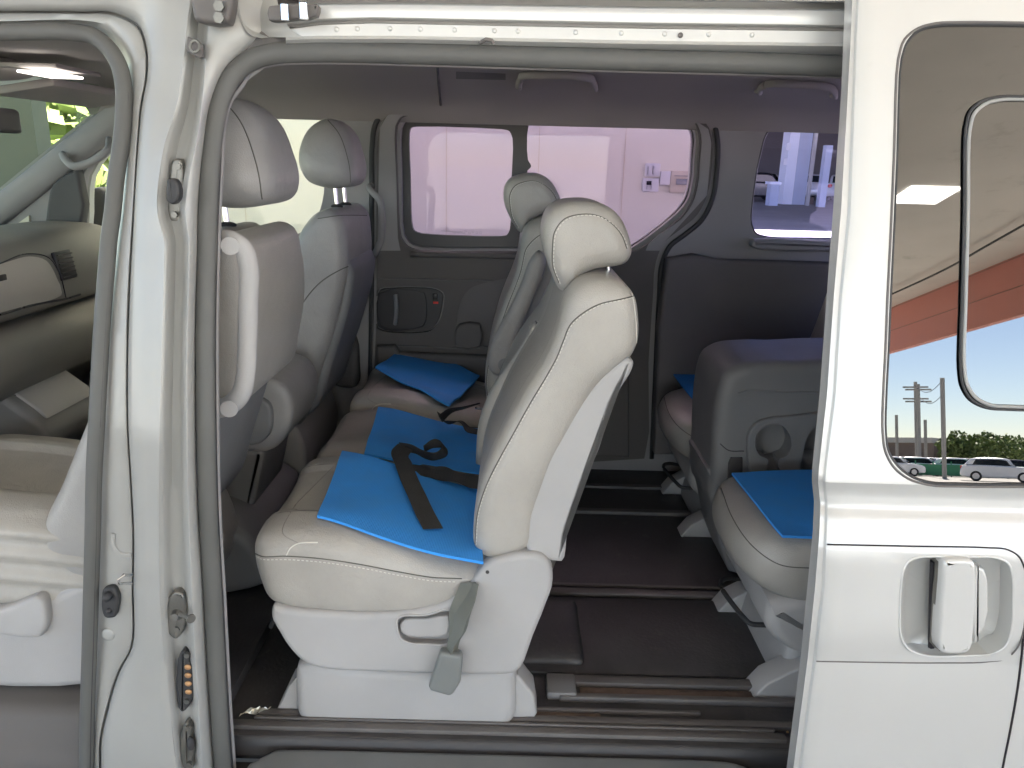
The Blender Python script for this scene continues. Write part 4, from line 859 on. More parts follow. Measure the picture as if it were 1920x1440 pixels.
# ---- folded middle front seat used as an armrest
fm = begin('front_seat', 'folded middle front seat with a round-ended grey armrest between the two front seats', 'car seat', (-.8, .86, .46), 'front seats of the van')
ec = [(447, 745), (452, 715), (470, 704), (500, 704), (520, 716), (532, 745), (536, 780), (528, 815), (510, 833), (480, 838), (450, 836), (444, 800)]
place('armrest_back', soft(pillow(pxprof([(380, 700), (440, 694), (500, 700), (536, 716), (552, 745), (552, 780), (540, 815), (515, 838), (470, 842), (380, 838)], .78, 4), .745, 1.05, .02, 5), .008, 4), M['leather_b'], fm, sharp=0)
ep = place('end_cap', pillow(pxprof([(400, 742), (440, 738), (490, 742), (508, 754), (514, 780), (508, 812), (490, 828), (440, 830), (400, 828)], .745, 3), .722, .75, .008, 4), M['plast_m'], fm, sharp=50)
place('cap_button', ball(U(450, 790, .720), .007, .004, .009, 8), M['plast_m'], ep)
place('seat_pan', pillow(pxprof([(380, 842), (490, 842), (496, 850), (480, 930), (462, 1010), (450, 1060), (380, 1060)], .76, 1), .75, 1.04, .015, 4), M['plast_m'], fm, sharp=50)
place('pedestal', pillow([(p.x, p.y) for p in cat([(-1.0, .44, 0), (-.72, .44, 0), (-.66, .47, 0), (-.70, .60, 0), (-.8, .66, 0), (-1.0, .66, 0)], 4, True)], .60, 1.1, .03, 4), M['plast_m'], fm, sharp=50)
place('latch_hook', ball(U(545, 757, 1.0), .012, .012, .02, 8), M['plast_m'], fm)

# ---- rear row
def rear_seat(label):
    root = begin('rear_seat', label, 'car seat', (.85, .47, .40), 'third row seats of the van')
    y0, y1 = .25, .69
    c3 = [(.60, .815), (.545, .79), (.528, .745), (.545, .69), (.60, .655), (.75, .64), (1.1, .64), (1.15, .72), (1.1, .81), (.85, .825)]
    c3 = [(p.x, p.y) for p in cat([(a, b, 0) for a, b in c3], 5, True)]
    def rnd(p):
        k = abs((p.y - .47) / .22); 
        return Vector((p.x + (.06 * k ** 3 if p.x < .8 else 0), p.y, p.z))
    cv = soft(pillow(c3, y0, y1, .05, 5), .009, 10, rnd); cu = place('seat_cushion', cv, M['leather'], root, sharp=0); cs = Surf(cv)
    place('seam', onsurf(cs, [(1352, 915), (1372, 968), (1412, 1025), (1460, 1058), (1530, 1066)], .0013), M['seam'], cu)
    p3 = [(p.x, p.y) for p in cat([(.60, .655, 0), (.60, .59, 0), (.66, .53, 0), (.72, .51, 0), (1.1, .51, 0), (1.12, .66, 0)], 4, True)]
    place('side_cover', pillow(p3, y0 + .01, y1 - .01, .03, 5), M['plast'], root, sharp=50)
    place('pedestal', pillow([(p.x, p.y) for p in cat([(.68, .53, 0), (.665, .47, 0), (.655, .405, 0), (.95, .402, 0), (.98, .53, 0)], 3, True)], .30, .64, .02, 4), M['plast'], root, sharp=50)
    for Y in (.26, .61):
        place('foot_cover', pillow([(.67, .48), (.615, .445), (.585, .402), (.60, .400), (.72, .400), (.72, .50)], Y, Y + .07, .005, 3), M['plast'], root)
    lv = [U(1440, 1172, .36), U(1405, 1168, .36), U(1392, 1155, .38), U(1352, 1100, .50), U(1354, 1088, .54), U(1364, 1084, .56), U(1400, 1086, .6)]
    place('slide_bar', tube(cat(lv, 5), .0065, 8), M['rubber_d'], root, sharp=0)
    b3 = [(p.x, p.y) for p in cat([(1.02, .80, 0), (1.08, 1.0, 0), (1.14, 1.25, 0), (1.18, 1.36, 0), (1.25, 1.39, 0), (1.30, 1.34, 0), (1.28, 1.1, 0), (1.22, .80, 0), (1.12, .72, 0)], 4, True)]
    place('backrest', soft(pillow(b3, y0, y1, .045, 5), .01, 8), M['leather'], root, sharp=0)
    h3 = [(p.x, p.y) for p in cat([(1.12, 1.56, 0), (1.09, 1.5, 0), (1.12, 1.43, 0), (1.24, 1.42, 0), (1.27, 1.46, 0), (1.22, 1.55, 0)], 4, True)]
    place('headrest', soft(pillow(h3, .34, .60, .05, 5), .01, 6), M['leather'], root, sharp=0)
    place('headrest_post', tube([Vector((1.2, .42, 1.44)), Vector((1.22, .42, 1.36))], .006, 8), M['chrome'], root)
    place('headrest_post', tube([Vector((1.2, .54, 1.44)), Vector((1.22, .54, 1.36))], .006, 8), M['chrome'], root)
    return root, cs
rs, rcs = rear_seat('rear row seat nearest the slid-open door, blue mat on its rounded grey cushion')
rf = dup(rs, (0, .82, 0), 'dark rear row seat against the far wall with a small purple-blue looking mat')
rm_ = begin('rear_seat', 'folded middle seat of the rear row with a round cup holder in its side', 'car seat', (.95, .86, .40), 'third row seats of the van')
cbx = pxprof([(1338, 860), (1340, 800), (1350, 730), (1362, 702), (1388, 686), (1430, 680), (1500, 680), (1700, 690), (1700, 960), (1500, 960), (1338, 960)], .73, 3)
cbv = soft(pillow(cbx, .73, 1.04, .03, 5), .008, 3)
ipr = [(1405, 885), (1400, 840), (1404, 810), (1418, 792), (1445, 783), (1480, 780), (1700, 786), (1700, 960), (1405, 950)]
iv = pillow(pxprof(ipr, .722, 3), .716, .735, .006, 3)
hole = [(1417, 842), (1418, 815), (1432, 800), (1452, 794), (1470, 800), (1482, 818), (1484, 838), (1474, 856), (1460, 862), (1464, 885), (1470, 900), (1432, 900), (1436, 880), (1440, 862), (1424, 854)]
iv = cut(iv, [prism(hole, .6, .8, Yref=.716, n=3), prism([(1506, 900), (1508, 840), (1520, 808), (1545, 800), (1600, 802), (1600, 900)], .6, .8, Yref=.716, n=3)])
ins = place('cup_holder_panel', iv, M['plast_m'], rm_, sharp=35)
place('folded_backrest', cut(cbv, [prism(hole, .6, .775, Yref=.716, n=3), prism([(1506, 900), (1508, 840), (1520, 808), (1545, 800), (1600, 802), (1600, 900)], .6, .79, Yref=.716, n=3)]), M['plast_m'], rm_, sharp=40)
place('recess_rim', tube([U(p.x, p.y, .7165) for p in cat([(x, y, 0) for x, y in hole], 3, True)], .0016, 6, closed=True), M['plast_m'], ins, sharp=0)
place('belt_slot', pillow(pxprof([(1366, 868), (1370, 858), (1392, 858), (1392, 900), (1364, 900)], .726, 1), .722, .732, .003, 2), M['plast_dk'], rm_)
place('panel_gap', onsurf(Surf(cbv), [(1350, 832), (1365, 844), (1395, 846)], .0014), M['black'], rm_)
place('panel_gap', onsurf(Surf(cbv), [(1384, 738), (1400, 733), (1460, 734), (1540, 736)], .003), M['plast_m'], rm_)
place('seat_pan', pillow([(p.x, p.y) for p in cat([(.60, .62, 0), (.56, .78, 0), (1.1, .78, 0), (1.1, .45, 0), (.66, .45, 0)], 2, True)], .75, 1.02, .03, 4), M['plast_m'], rm_, sharp=50)

# ============================================================ MATS AND BELTS
def drape(quad, sfs, zdef, lift=.004, th=.006, n=22, seed=0, wob=.0):
    """blue foam sheet laid on the cushion under it; quad = corners read from the photo at height zdef"""
    A, B, C, D = quad; rnd = random.Random(seed)
    rows = []
    for i in range(n + 1):
        r = []
        for k in range(n + 1):
            s, t = i / n, k / n; p = A * (1 - s) * (1 - t) + B * s * (1 - t) + C * s * t + D * (1 - s) * t
            z = None
            for sf in sfs:
                h = sf.b.ray_cast(Vector((p.x, p.y, 1.0 if zdef < 1 else 1.3)), Vector((0, 0, -1)))
                if h[0] is not None and (z is None or h[0].z > z): z = h[0].z
            r.append([p.x, p.y, z])
        rows.append(r)
    vals = [q[2] for r in rows for q in r if q[2] is not None]; base = sum(vals) / len(vals) if vals else zdef
    for r in rows:
        for q in r:
            if q[2] is None or q[2] < base - .05 or q[2] > base + .05: q[2] = base
    def pl(r0):     # a stiff sheet: stay close to its own mean plane
        import numpy as np
        A_ = np.array([[q[0], q[1], 1] for r in r0 for q in r]); b_ = np.array([q[2] for r in r0 for q in r])
        w = np.ones(len(b_))
        for _ in range(6):
            c, *_x = np.linalg.lstsq(A_ * w[:, None], b_ * w, rcond=None); res = b_ - A_ @ c; w = np.where(res < -.006, .05, 1.0)
        return c
    c_ = pl(rows)
    for r in rows:
        for q in r:
            zp = c_[0] * q[0] + c_[1] * q[1] + c_[2]; q[2] = max(q[2], zp - .005)
    for it in range(14):
        new = [[q[2] for q in r] for r in rows]
        for i in range(n + 1):
            for k in range(n + 1):
                nb = [rows[a][b][2] for a, b in ((i - 1, k), (i + 1, k), (i, k - 1), (i, k + 1)) if 0 <= a <= n and 0 <= b <= n]
                new[i][k] = max(rows[i][k][2], sum(nb) / len(nb)) if it < 9 else .5 * rows[i][k][2] + .5 * sum(nb) / len(nb)
        for i in range(n + 1):
            for k in range(n + 1): rows[i][k][2] = new[i][k]
    R2 = [[Vector((q[0], q[1], q[2] + lift + wob * math.sin(i * .7 + k * .33))) for k, q in enumerate(r)] for i, r in enumerate(rows)]
    return shell(R2, Vector((0, 0, th)))
def mat_thing(vf, label):
    o = place('seat_mat', vf, M['mat'], None, sharp=40); tag(o, label, 'seat mat', 'blue foam mats on the seats'); return o
class CS:  # copy of a surface moved by an offset
    def __init__(s, sf, mv): s.sf = sf; s.mv = Vector(mv); s.b = s
    def ray_cast(s, o, d):
        h = s.sf.b.ray_cast(Vector(o) - s.mv, d); return (h[0] + s.mv,) + tuple(h[1:]) if h[0] is not None else h
z0 = .81
A, B, C = Zp(643, 887, z0), Zp(597, 1017, z0), Zp(906, 1074, z0)
m1 = drape((A, B, C, A + (C - B)), [ncs], z0); mat_thing(m1, 'bright blue foam mat on the light grey seat nearest the open door')
z0 = .80
A, B, D = Zp(710, 795, z0), Zp(684, 882, z0), Zp(905, 812, z0)
m2 = drape((A, B, B + (D - A), D), [mcs], z0); mat_thing(m2, 'blue foam mat on the narrow middle seat under the looped belt')
fcs = CS(ncs, (0, .95, 0)); z0 = .82
A, B, C = Zp(773, 668, z0), Zp(704, 720, z0), Zp(842, 776, z0)
m3 = drape((A, B, C, A + (C - B)), [fcs], z0, lift=.012, wob=.002); mat_thing(m3, 'blue foam mat lying skewed on the far seat by the far sliding door')
z0 = .825
A, B = Zp(1372, 888, z0), Zp(1467, 1008, z0)
m4 = drape((A, B, B + Vector((.36, .01, 0)), A + Vector((.36, .03, 0))), [rcs], z0); mat_thing(m4, 'blue foam mat on the rear row cushion next to the slid-open door')
rfs = CS(rcs, (0, .82, 0))
A, B = Zp(1250, 688, z0), Zp(1300, 752, z0)
m5 = drape((A, B, B + Vector((.36, .0, 0)), A + Vector((.36, .02, 0))), [rfs], z0); mat_thing(m5, 'small dark violet-blue mat on the rearmost far seat, behind the cup holder')
def strap(pts, hw, name, parent, m='web', n=6, th=.001, top_loc=None):
    """pts: (px,py,z); hw: half-width vector or list"""
    P = [Zp(x, y, z) for x, y, z in pts]; c = cat(P, n)
    if isinstance(hw, list):
        H = cat(hw, n); H = H[:len(c)]
    else: H = [Vector(hw)] * len(c)
    return place(name, ribbon(c, H, th), M[m], parent, sharp=50)
lb = begin('lap_belt', 'black lap belt lying twisted across the two nearest blue mats', 'seat belt', Zp(790, 930, .82))
strap([(812, 991, .842), (798, 965, .849), (782, 930, .853), (768, 900, .858), (756, 868, .868), (750, 850, .876), (760, 838, .882)], [Vector((.021, .003, 0))] * 5 + [Vector((.022, .0, -.006)), Vector((.02, -.006, -.006))], 'tongue_end', lb)
strap([(752, 838, .878), (775, 842, .872), (795, 852, .862), (815, 856, .860), (832, 848, .868), (830, 833, .880), (812, 832, .884), (795, 842, .875)], [Vector((.004, .010, -.016))] * 3 + [Vector((0, .012, -.015)), Vector((.006, .008, -.014)), Vector((.008, .004, -.012)), Vector((0, .006, -.014)), Vector((0, .01, -.012))], 'belt_loop', lb)
strap([(770, 880, .846), (800, 884, .846), (830, 888, .850), (860, 896, .850), (885, 903, .850), (915, 908, .85)], [Vector((.003, .022, .004))] * 2 + [Vector((.003, .021, .010)), Vector((.003, .021, .002)), Vector((.003, .02, .008)), Vector((.0, .02, .002))], 'belt_tail', lb)
strap([(790, 872, .842), (825, 878, .848), (860, 886, .844), (905, 893, .85)], (.002, .018, -.006), 'belt_tail', lb)
lb2 = begin('lap_belt', 'small black lap belt with its shiny tongue on the far end of the middle seat', 'seat belt', Zp(860, 790, .85))
strap([(826, 785, .865), (845, 770, .875), (868, 765, .872), (900, 756, .88)], [Vector((.004, .01, -.014)), Vector((.004, .012, -.01)), Vector((0, .014, -.008)), Vector((0, .016, -.006))], 'belt_webbing', lb2)
strap([(824, 775, .87), (836, 792, .86), (862, 790, .858), (880, 806, .85), (910, 812, .85)], [Vector((.006, .014, -.01))] * 2 + [Vector((0, .018, -.004)), Vector((.004, .02, 0)), Vector((0, .02, 0))], 'belt_webbing', lb2)
place('belt_tongue', obox(Zp(898, 766, .885), Vector((.012, 0, -.002)), Vector((0, .008, 0)), Vector((0, 0, .0012))), M['chrome'], lb2)
# crumpled foil wrapper by the front end of the floor
rnd = random.Random(3); v = []; rows = []
c0 = Zp(472, 1352, .412)
for i in range(9):
    rows.append([c0 + Vector((-.022 + .0055 * i + (.6 * .005 * k - .01), .012 - .004 * k * .6 + .004 * k * 1.2 + (i * .002), abs(rnd.gauss(0, .005)) + .006 * math.sin(i * .8))) for k in range(7)])
tag(place('wrapper', shell(rows, Vector((0, 0, .001))), mat('foil', (.5, .47, .38), .3, .6), None, sharp=10), 'crumpled pale foil wrapper on the floor at the front corner of the pedestal', 'wrapper')

# ============================================================ SURROUNDINGS
M['asphalt'] = mat('asphalt', (.28, .27, .245), .9, 0, .3, 40, .12, .6)
M['slab'] = mat('concrete_ground', (.34, .335, .32), .85, 0, .3, 30, .08, .5)
M['ceil'] = mat('canopy_concrete', (.70, .675, .62), .9, 0, .4, 12, .06, .8, dirt=((.30, .28, .25), 1.2, .58, .5))
M['fascia'] = mat('red_fascia', (.56, .21, .165), .6, 0, .05, 20, .04, 1)
M['wallp'] = mat('cream_wall_panel', (.80, .77, .66), .6, 0, .04, 26, .015, 2, wave='X')
M['plate'] = mat('white_plate', (.75, .75, .76), .4); M['ivory'] = mat('ivory_plate', (.70, .62, .50), .5)
M['colm'] = mat('painted_steel_column', (.42, .46, .55), .5, 0, .1, 20, .04, 2); M['colw'] = mat('white_column', (.75, .77, .82), .5)
M['leaf'] = mat('leaves', (.15, .20, .06), .7, 0, 0, 1, .3, 2); M['bark'] = mat('bark', (.12, .09, .06), .9, 0, .4, 30, .1, 5)
M['wood'] = mat('pole_concrete', (.35, .33, .30), .8)
M['green'] = mat('green_fence_mesh', (.05, .24, .12), .6); M['greywall'] = mat('garage_wall', (.13, .12, .12), .8, 0, .1, 5, .1, .5)
M['bld'] = mat('building_wall', (.50, .48, .44), .8); M['bldw'] = mat('building_blue_glass', (.10, .22, .36), .15); M['brown'] = mat('building_brown', (.20, .15, .12), .7)
for n_, c_ in (('carw', (.78, .78, .78)), ('carg', (.30, .31, .33)), ('card', (.03, .03, .04)), ('cars', (.55, .56, .58))): M[n_] = mat('car_paint_' + n_, c_, .25, .1, coat=.8)
M['carglass'] = mat('car_glass', (.02, .025, .03), .05); M['tyre'] = mat('tyre', (.02, .02, .02), .8); M['rim'] = mat('rim', (.5, .5, .52), .3, .8); M['lampr'] = mat('tail_lamp', (.5, .03, .02), .3)
def st(name, vf, m, **k): 
    o = place(name, vf, M[m], None, **k); o['kind'] = 'structure'; return o
def tt(name, vf, m, label, cat_, group=None, **k): return tag(place(name, vf, M[m], None, **k), label, cat_, group)
v = [Vector((x, y, 0)) for x, y in ((-300, -300), (300, -300), (300, 300), (-300, 300))]
st('ground', (v, [[0, 1, 2, 3]]), 'asphalt')
v = [Vector((x, y, .004)) for x, y in ((-9, -9), (9, -9), (9, 8.5), (-9, 8.5))]; st('pavement', (v, [[0, 1, 2, 3]]), 'slab')
# canopy over the van
CZ = 4.75
can = begin('canopy', 'low concrete canopy roof with a red edge, reflected in the slid-open door glass', 'canopy', (0, -2, CZ))

def rdir(x, y):
    P = UD(x, y, 0); d = ray(x, y); n = Vector((0, -math.cos(R_(10.5)), math.sin(R_(10.5)))); return P, d - n * 2 * d.dot(n)
def rp(x, y, dist):          # a place seen in the door glass, at a horizontal distance
    P, d = rdir(x, y); h = math.hypot(d.x, d.y); return P + d * (dist / h)
def rz(x, y, z):
    P, d = rdir(x, y); return P + d * ((z - P.z) / d.z)
a = rz(1655, 566, CZ); b = rz(1960, 440, CZ)
# red fascia hangs from the slab edge
def fasc(px, py, z): return rz(px, py, z)
fa = rz(1655, 665, 3.7); fb_ = rz(1960, 578, 3.7)
dirf = (fb_ - fa); dirf.z = 0; dirf.normalize(); s0 = fa - dirf * 3; s1 = fb_ + dirf * 16
nrm = Vector((-dirf.y, dirf.x, 0))
if nrm.dot(Vector((1, 0, 0))) < 0: nrm = -nrm
v = [Vector((p.x, p.y, z)) + nrm * o for p in (s0, s1) for z in (3.7, 5.3) for o in (0, .15)]
kx = lambda y: s0.x + (s1.x - s0.x) * (y - s0.y) / (s1.y - s0.y)
cs4 = [(-9, -18.5), (kx(-18.5), -18.5), (kx(1.9), 1.9), (-9, 1.9)]
place('roof_slab', ([Vector((x, y, z)) for z in (CZ, CZ + .35) for x, y in cs4], [[0, 1, 2, 3], [4, 5, 6, 7], [0, 1, 5, 4], [1, 2, 6, 5], [2, 3, 7, 6], [3, 0, 4, 7]]), M['ceil'], can, False)
print('FASCIA', s0, s1)
fo_ = place('red_fascia', (v, [[0, 1, 3, 2], [4, 6, 7, 5], [0, 4, 5, 1], [2, 3, 7, 6], [0, 2, 6, 4], [1, 5, 7, 3]]), M['fascia'], can, False)
for z in (4.2, 4.72): place('panel_joint', tube([Vector((s0.x, s0.y, z)) - nrm * .002, Vector((s1.x, s1.y, z)) - nrm * .002], .006, 4), M['brown'], fo_)
cb_ = cat([rz(x, y, CZ - .12) for x, y in ((1655, 560), (1700, 540), (1780, 502), (1850, 462), (1960, 400))], 6)
place('sagging_cable', tube(cb_, .02, 6), M['rubber_d'], can)
lc = rz(1735, 365, CZ)
lt = begin('ceiling_light', 'square white light panel in the canopy ceiling, seen in the door glass', 'ceiling light', (lc.x, lc.y, CZ - .03))
place('light_panel', box((lc.x - .35, lc.y - .30, CZ - .035), (lc.x + .30, lc.y + .32, CZ - .005)), mat('lit_panel', (.9, .9, .9), .5, emit=(1, 1, .96), estr=1.1), lt, False)
# support wall beyond the van
X0, X1 = -2.2, 1.36
wb = begin('panel_wall', 'cream ribbed panel wall seen through the far van windows', 'wall', (-.6, 3.45, 0))
place('wall_panel', box((X0, 3.40, 0), (X1, 3.55, CZ)), M['wallp'], wb)
for x in (-1.62, -1.1, -.42, .12, .62, 1.12): place('panel_joint', box((x, 3.397, 0), (x + .004, 3.401, CZ)), M['ivory'], wb)
def plate(px0, py0, px1, py1, m, name, label, cat_, group=None, th=.02):
    a, b = U(px0, py0, 3.38), U(px1, py1, 3.38); r = begin(name, label, cat_, ((a.x + b.x) / 2, 3.38, (a.z + b.z) / 2), group)
    o = place('face_plate', box((min(a.x, b.x), 3.38, min(a.z, b.z)), (max(a.x, b.x), 3.398, max(a.z, b.z)), .003), M[m], r); return r, a, b
w1, a, b = plate(1211, 306, 1237, 331, 'plate', 'switch_plate', 'upper white switch plate on the cream wall, with two rocker keys', 'switch', 'wall switch plates')
for x in (1219, 1229): place('rocker_key', obox(U(x, 319, 3.375), Vector((.010, 0, 0)), Vector((0, .004, 0)), Vector((0, 0, .024)), .001), M['plate'], w1)
place('key_gap', obox(U(1214.5, 319, 3.377), Vector((.001, 0, 0)), Vector((0, .003, 0)), Vector((0, 0, .024))), M['carg'], w1); place('key_gap', obox(U(1224, 319, 3.377), Vector((.001, 0, 0)), Vector((0, .003, 0)), Vector((0, 0, .024))), M['carg'], w1)
w2, a, b = plate(1206, 334, 1234, 360, 'plate', 'switch_plate', 'lower white control plate on the cream wall, with a small dark display', 'switch', 'wall switch plates')
place('dark_display', obox(U(1217, 343, 3.376), Vector((.014, 0, 0)), Vector((0, .004, 0)), Vector((0, 0, .011)), .001), M['black'], w2)
for x in (1213, 1221): place('key_gap', obox(U(x, 350, 3.377), Vector((.001, 0, 0)), Vector((0, .003, 0)), Vector((0, 0, .016))), M['carg'], w2)
w3, a, b = plate(1239, 321, 1256, 347, 'plate', 'notice_plate', 'plain narrow white plate to the right of the two switch plates', 'plate')
w4, a, b = plate(1259, 320, 1330, 363, 'ivory', 'fuse_box', 'ivory box with a dark window at the right end of the wall plates', 'fuse box')
place('box_window', obox(U(1282, 341, 3.376), Vector((.045, 0, 0)), Vector((0, .004, 0)), Vector((0, 0, .017)), .001), M['carg'], w4)
place('box_lip', obox(U(1284, 330, 3.376), Vector((.06, 0, 0)), Vector((0, .004, 0)), Vector((0, 0, .002))), M['carg'], w4)
cl = begin('grey_wall', 'grey green concrete wall end seen through the windscreen', 'wall', (-3.6, 3.6, 0))
place('shaft', box((U(-400, 250, 3.5).x, 3.5, 0), (U(66, 250, 3.5).x, 3.65, CZ)), mat('greenish_concrete', (.13, .145, .11), .8, 0, .2, 10, .05, 1), cl)

# --- cars
def car(x, y, rot, paint, label, group=None, L=4.4, H=1.48, name='parked_car'):
    global ORG
    root = begin(name, label, 'car', (0, 0, 0), group); ORG = Vector((0, 0, 0))
    bp_ = [(-L / 2, .35), (-L / 2 + .02, .75), (-L / 2 + .12, .95), (-L / 2 + .5, 1.02), (L / 2 - 1.35, .98), (L / 2 - .4, .88), (L / 2 - .05, .72), (L / 2, .5), (L / 2 - .05, .3), (L / 2 - .5, .25), (-L / 2 + .4, .25)]
    bp_ = [(p.x, p.y) for p in cat([(a, b, 0) for a, b in bp_], 3, True)]
    place('body', pillow(bp_, -.88, .88, .1, 4), M[paint], root, sharp=50)
    cp = [(-L / 2 + .15, .93), (-L / 2 + .55, H - .1), (-L / 2 + .95, H), (.1, H), (.45, H - .06), (L / 2 - 1.25, .95)]
    cp = [(p.x, p.y) for p in cat([(a, b, 0) for a, b in cp], 3, True)]
    place('cabin', pillow(cp, -.76, .76, .14, 4), M[paint], root, sharp=50)
    for s in (-1, 1):
        wp = [(-L / 2 + .65, 1.0), (-L / 2 + .85, H - .1), (.05, H - .1), (.4, H - .16), (L / 2 - 1.5, 1.0)]
        a0, a1 = (.735, .768) if s > 0 else (-.768, -.735)
        wo_ = place('side_window', pillow(wp, a0, a1, .01, 2), M['carglass'], root, False)
        for xw in (-L / 2 + .85, L / 2 - .85):
            w = place('wheel', cyl((xw, s * .70, .32), (0, s, 0), .32, .19, 20), M['tyre'], root, sharp=30); place('rim', cyl((xw, s * .885, .32), (0, s, 0), .2, .012, 14), M['rim'], w, sharp=30)
        place('headlight', ball((L / 2 - .12, s * .65, .70), .1, .16, .08, 8), M['chrome'], root); place('tail_lamp', ball((-L / 2 + .05, s * .7, .85), .06, .13, .12, 8), M['lampr'], root)
    place('windshield', obox((L / 2 - 1.02 + -.1 + -.12, 0, 1.2), Vector((.24, 0, -.22)), Vector((0, .62, 0)), Vector((.008, 0, .01))), M['carglass'], root, False)
    place('rear_window', obox((-L / 2 + .32, 0, 1.2), Vector((.13, 0, .17)), Vector((0, .6, 0)), Vector((-.012, 0, .008))), M['carglass'], root, False)
    root.location = (x, y, 0); root.rotation_euler = (0, 0, rot); return root
g1 = Zp(1559, 377, 0)
car(g1.x + .9, g1.y + .6, R_(65), 'carw', 'white hatchback parked by the grey post, seen through the rear side window', 'cars in the workshop yard', L=3.9)
g2 = Zp(1512, 352, 0); car(U(1508, 340, 46).x, 46, R_(80), 'carw', 'white car between the two columns, tail towards the van', 'cars in the workshop yard', L=4.2)
g3 = U(1445, 350, 42); car(g3.x - .8, 42, R_(20), 'card', 'black car left of the white column in the workshop yard', 'cars in the workshop yard')
g4 = U(1560, 340, 52); car(g4.x + 2, 53, R_(180), 'carg', 'grey car at the back of the workshop, behind the hatchback', 'cars in the workshop yard')
def pxbox(px0, px1, pyb, yd_, ztop, dy=1.0, zb=0):
    a, b = U(px0, pyb, yd_), U(px1, pyb, yd_); return box((a.x, yd_, zb), (b.x, yd_ + dy, ztop))
co = begin('garage_column', 'blue grey column with a white side and two small notices', 'column', (U(1490, 385, 38).x, 38, 0), 'garage columns')
place('shaft', pxbox(1484, 1508, 385, 38, 7, 1.2), M['colm'], co); place('white_side', pxbox(1466, 1484, 385, 38, 7, 1.0), M['colw'], co)
place('notice', pxbox(1472, 1480, 300, 37.95, U(1475, 268, 38).z, .03, U(1475, 282, 38).z), M['plate'], co); place('notice', pxbox(1470, 1476, 300, 37.95, U(1475, 297, 38).z, .03, U(1475, 309, 38).z), M['plate'], co)
co = begin('garage_column', 'beige thin post right beside the blue grey column', 'column', (U(1518, 385, 37).x, 37, 0), 'garage columns'); place('shaft', pxbox(1512, 1517, 385, 37, 7, .2), M['bld'], co)
co = begin('garage_column', 'short slanted grey post in front of the white hatchback', 'column', (U(1543, 385, 36).x, 36, 0), 'garage columns'); place('shaft', pxbox(1535, 1547, 387, 36, U(1541, 272, 36).z, .4), M['colm'], co)
bn = begin('waste_bin', 'grey wheeled waste bin standing left of the white column', 'bin', (U(1449, 384, 36).x, 36, 0)); place('bin_body', pxbox(1442, 1458, 384, 36, .98, .6), M['colm'], bn); place('bin_lid', pxbox(1439, 1461, 384, 35.95, 1.1, .7, .98), M['colw'], bn)
tt('low_planter', pxbox(1500, 1525, 380, 39, .35, .5), 'rust', 'low red brown block on the ground between the columns', 'block')
gr = begin('workshop', 'dim grey workshop hall behind the columns in the yard', 'building', (15, 60, 0))
place('back_wall', box((-5, 62, 0), (60, 62.5, 8)), M['greywall'], gr); place('roof', box((-5, 15.5, 7), (60, 62.5, 7.3)), M['greywall'], gr); 
for z in (4.4, 5.6): place('roof_beam', box((-5, 45, z), (60, 45.3, z + .2)), M['greywall'], gr)
# --- beyond the windscreen
bl = begin('office_building', 'pale building with blue glazing beyond the windscreen', 'building', (-30, 20, 0))
place('facade', box((-36, 24, 0), (-12, 30, 14)), M['bld'], bl)
for i in range(10):
    for j in range(5): place('window', box((-31.5 + i * 1.9, 23.95, 1.2 + j * 1.7), (-30.1 + i * 1.9, 24.05, 2.3 + j * 1.7)), M['bldw'], bl, False)
def tree(x, y, h, w, label, seed, group='trees around the lot', nleaf=900, leaf=.16):
    root = begin('tree', label, 'tree', (x, y, 0), group); rnd = random.Random(seed)
    place('trunk', tube([Vector((x, y, 0)), Vector((x + .1, y, h * .4)), Vector((x - .05, y + .1, h * .7))], [.16, .11, .04], 8), M['bark'], root)
    cl_ = [(Vector((x + rnd.uniform(-1, 1) * w * .6, y + rnd.uniform(-1, 1) * w * .6, h * rnd.uniform(.45, .9))), rnd.uniform(.3, .5) * w) for _ in range(9)]
    v = []; f = []
    for _ in range(nleaf):
        c_, r = rnd.choice(cl_); d = Vector((rnd.gauss(0, 1), rnd.gauss(0, 1), rnd.gauss(0, .8))).normalized() * r * rnd.uniform(.6, 1.05); p = c_ + d
        a = Vector((rnd.gauss(0, 1), rnd.gauss(0, 1), rnd.gauss(0, 1))).normalized() * leaf; b = a.cross(Vector((rnd.gauss(0, 1), 1, rnd.gauss(0, 1)))).normalized() * leaf * .7
        k = len(v); v += [p - a, p + b, p + a, p - b]; f.append([k, k + 1, k + 2, k + 3])
    o = bpy.data.meshes.new('crown'); o.from_pydata([tuple(q - ORG) for q in v], [], f); ob = bpy.data.objects.new('crown', o); COL.objects.link(ob); o.materials.append(M['leaf']); ob.parent = root
t0 = U(150, 250, 11); tree(t0.x - .3, 11, 4.3, 1.9, 'yellow green tree seen through the windscreen beside the building', 4)
t0 = U(180, 340, 8); tree(t0.x - .4, 8.2, 2.6, 1.3, 'bright bush beside the far door mirror', 9)
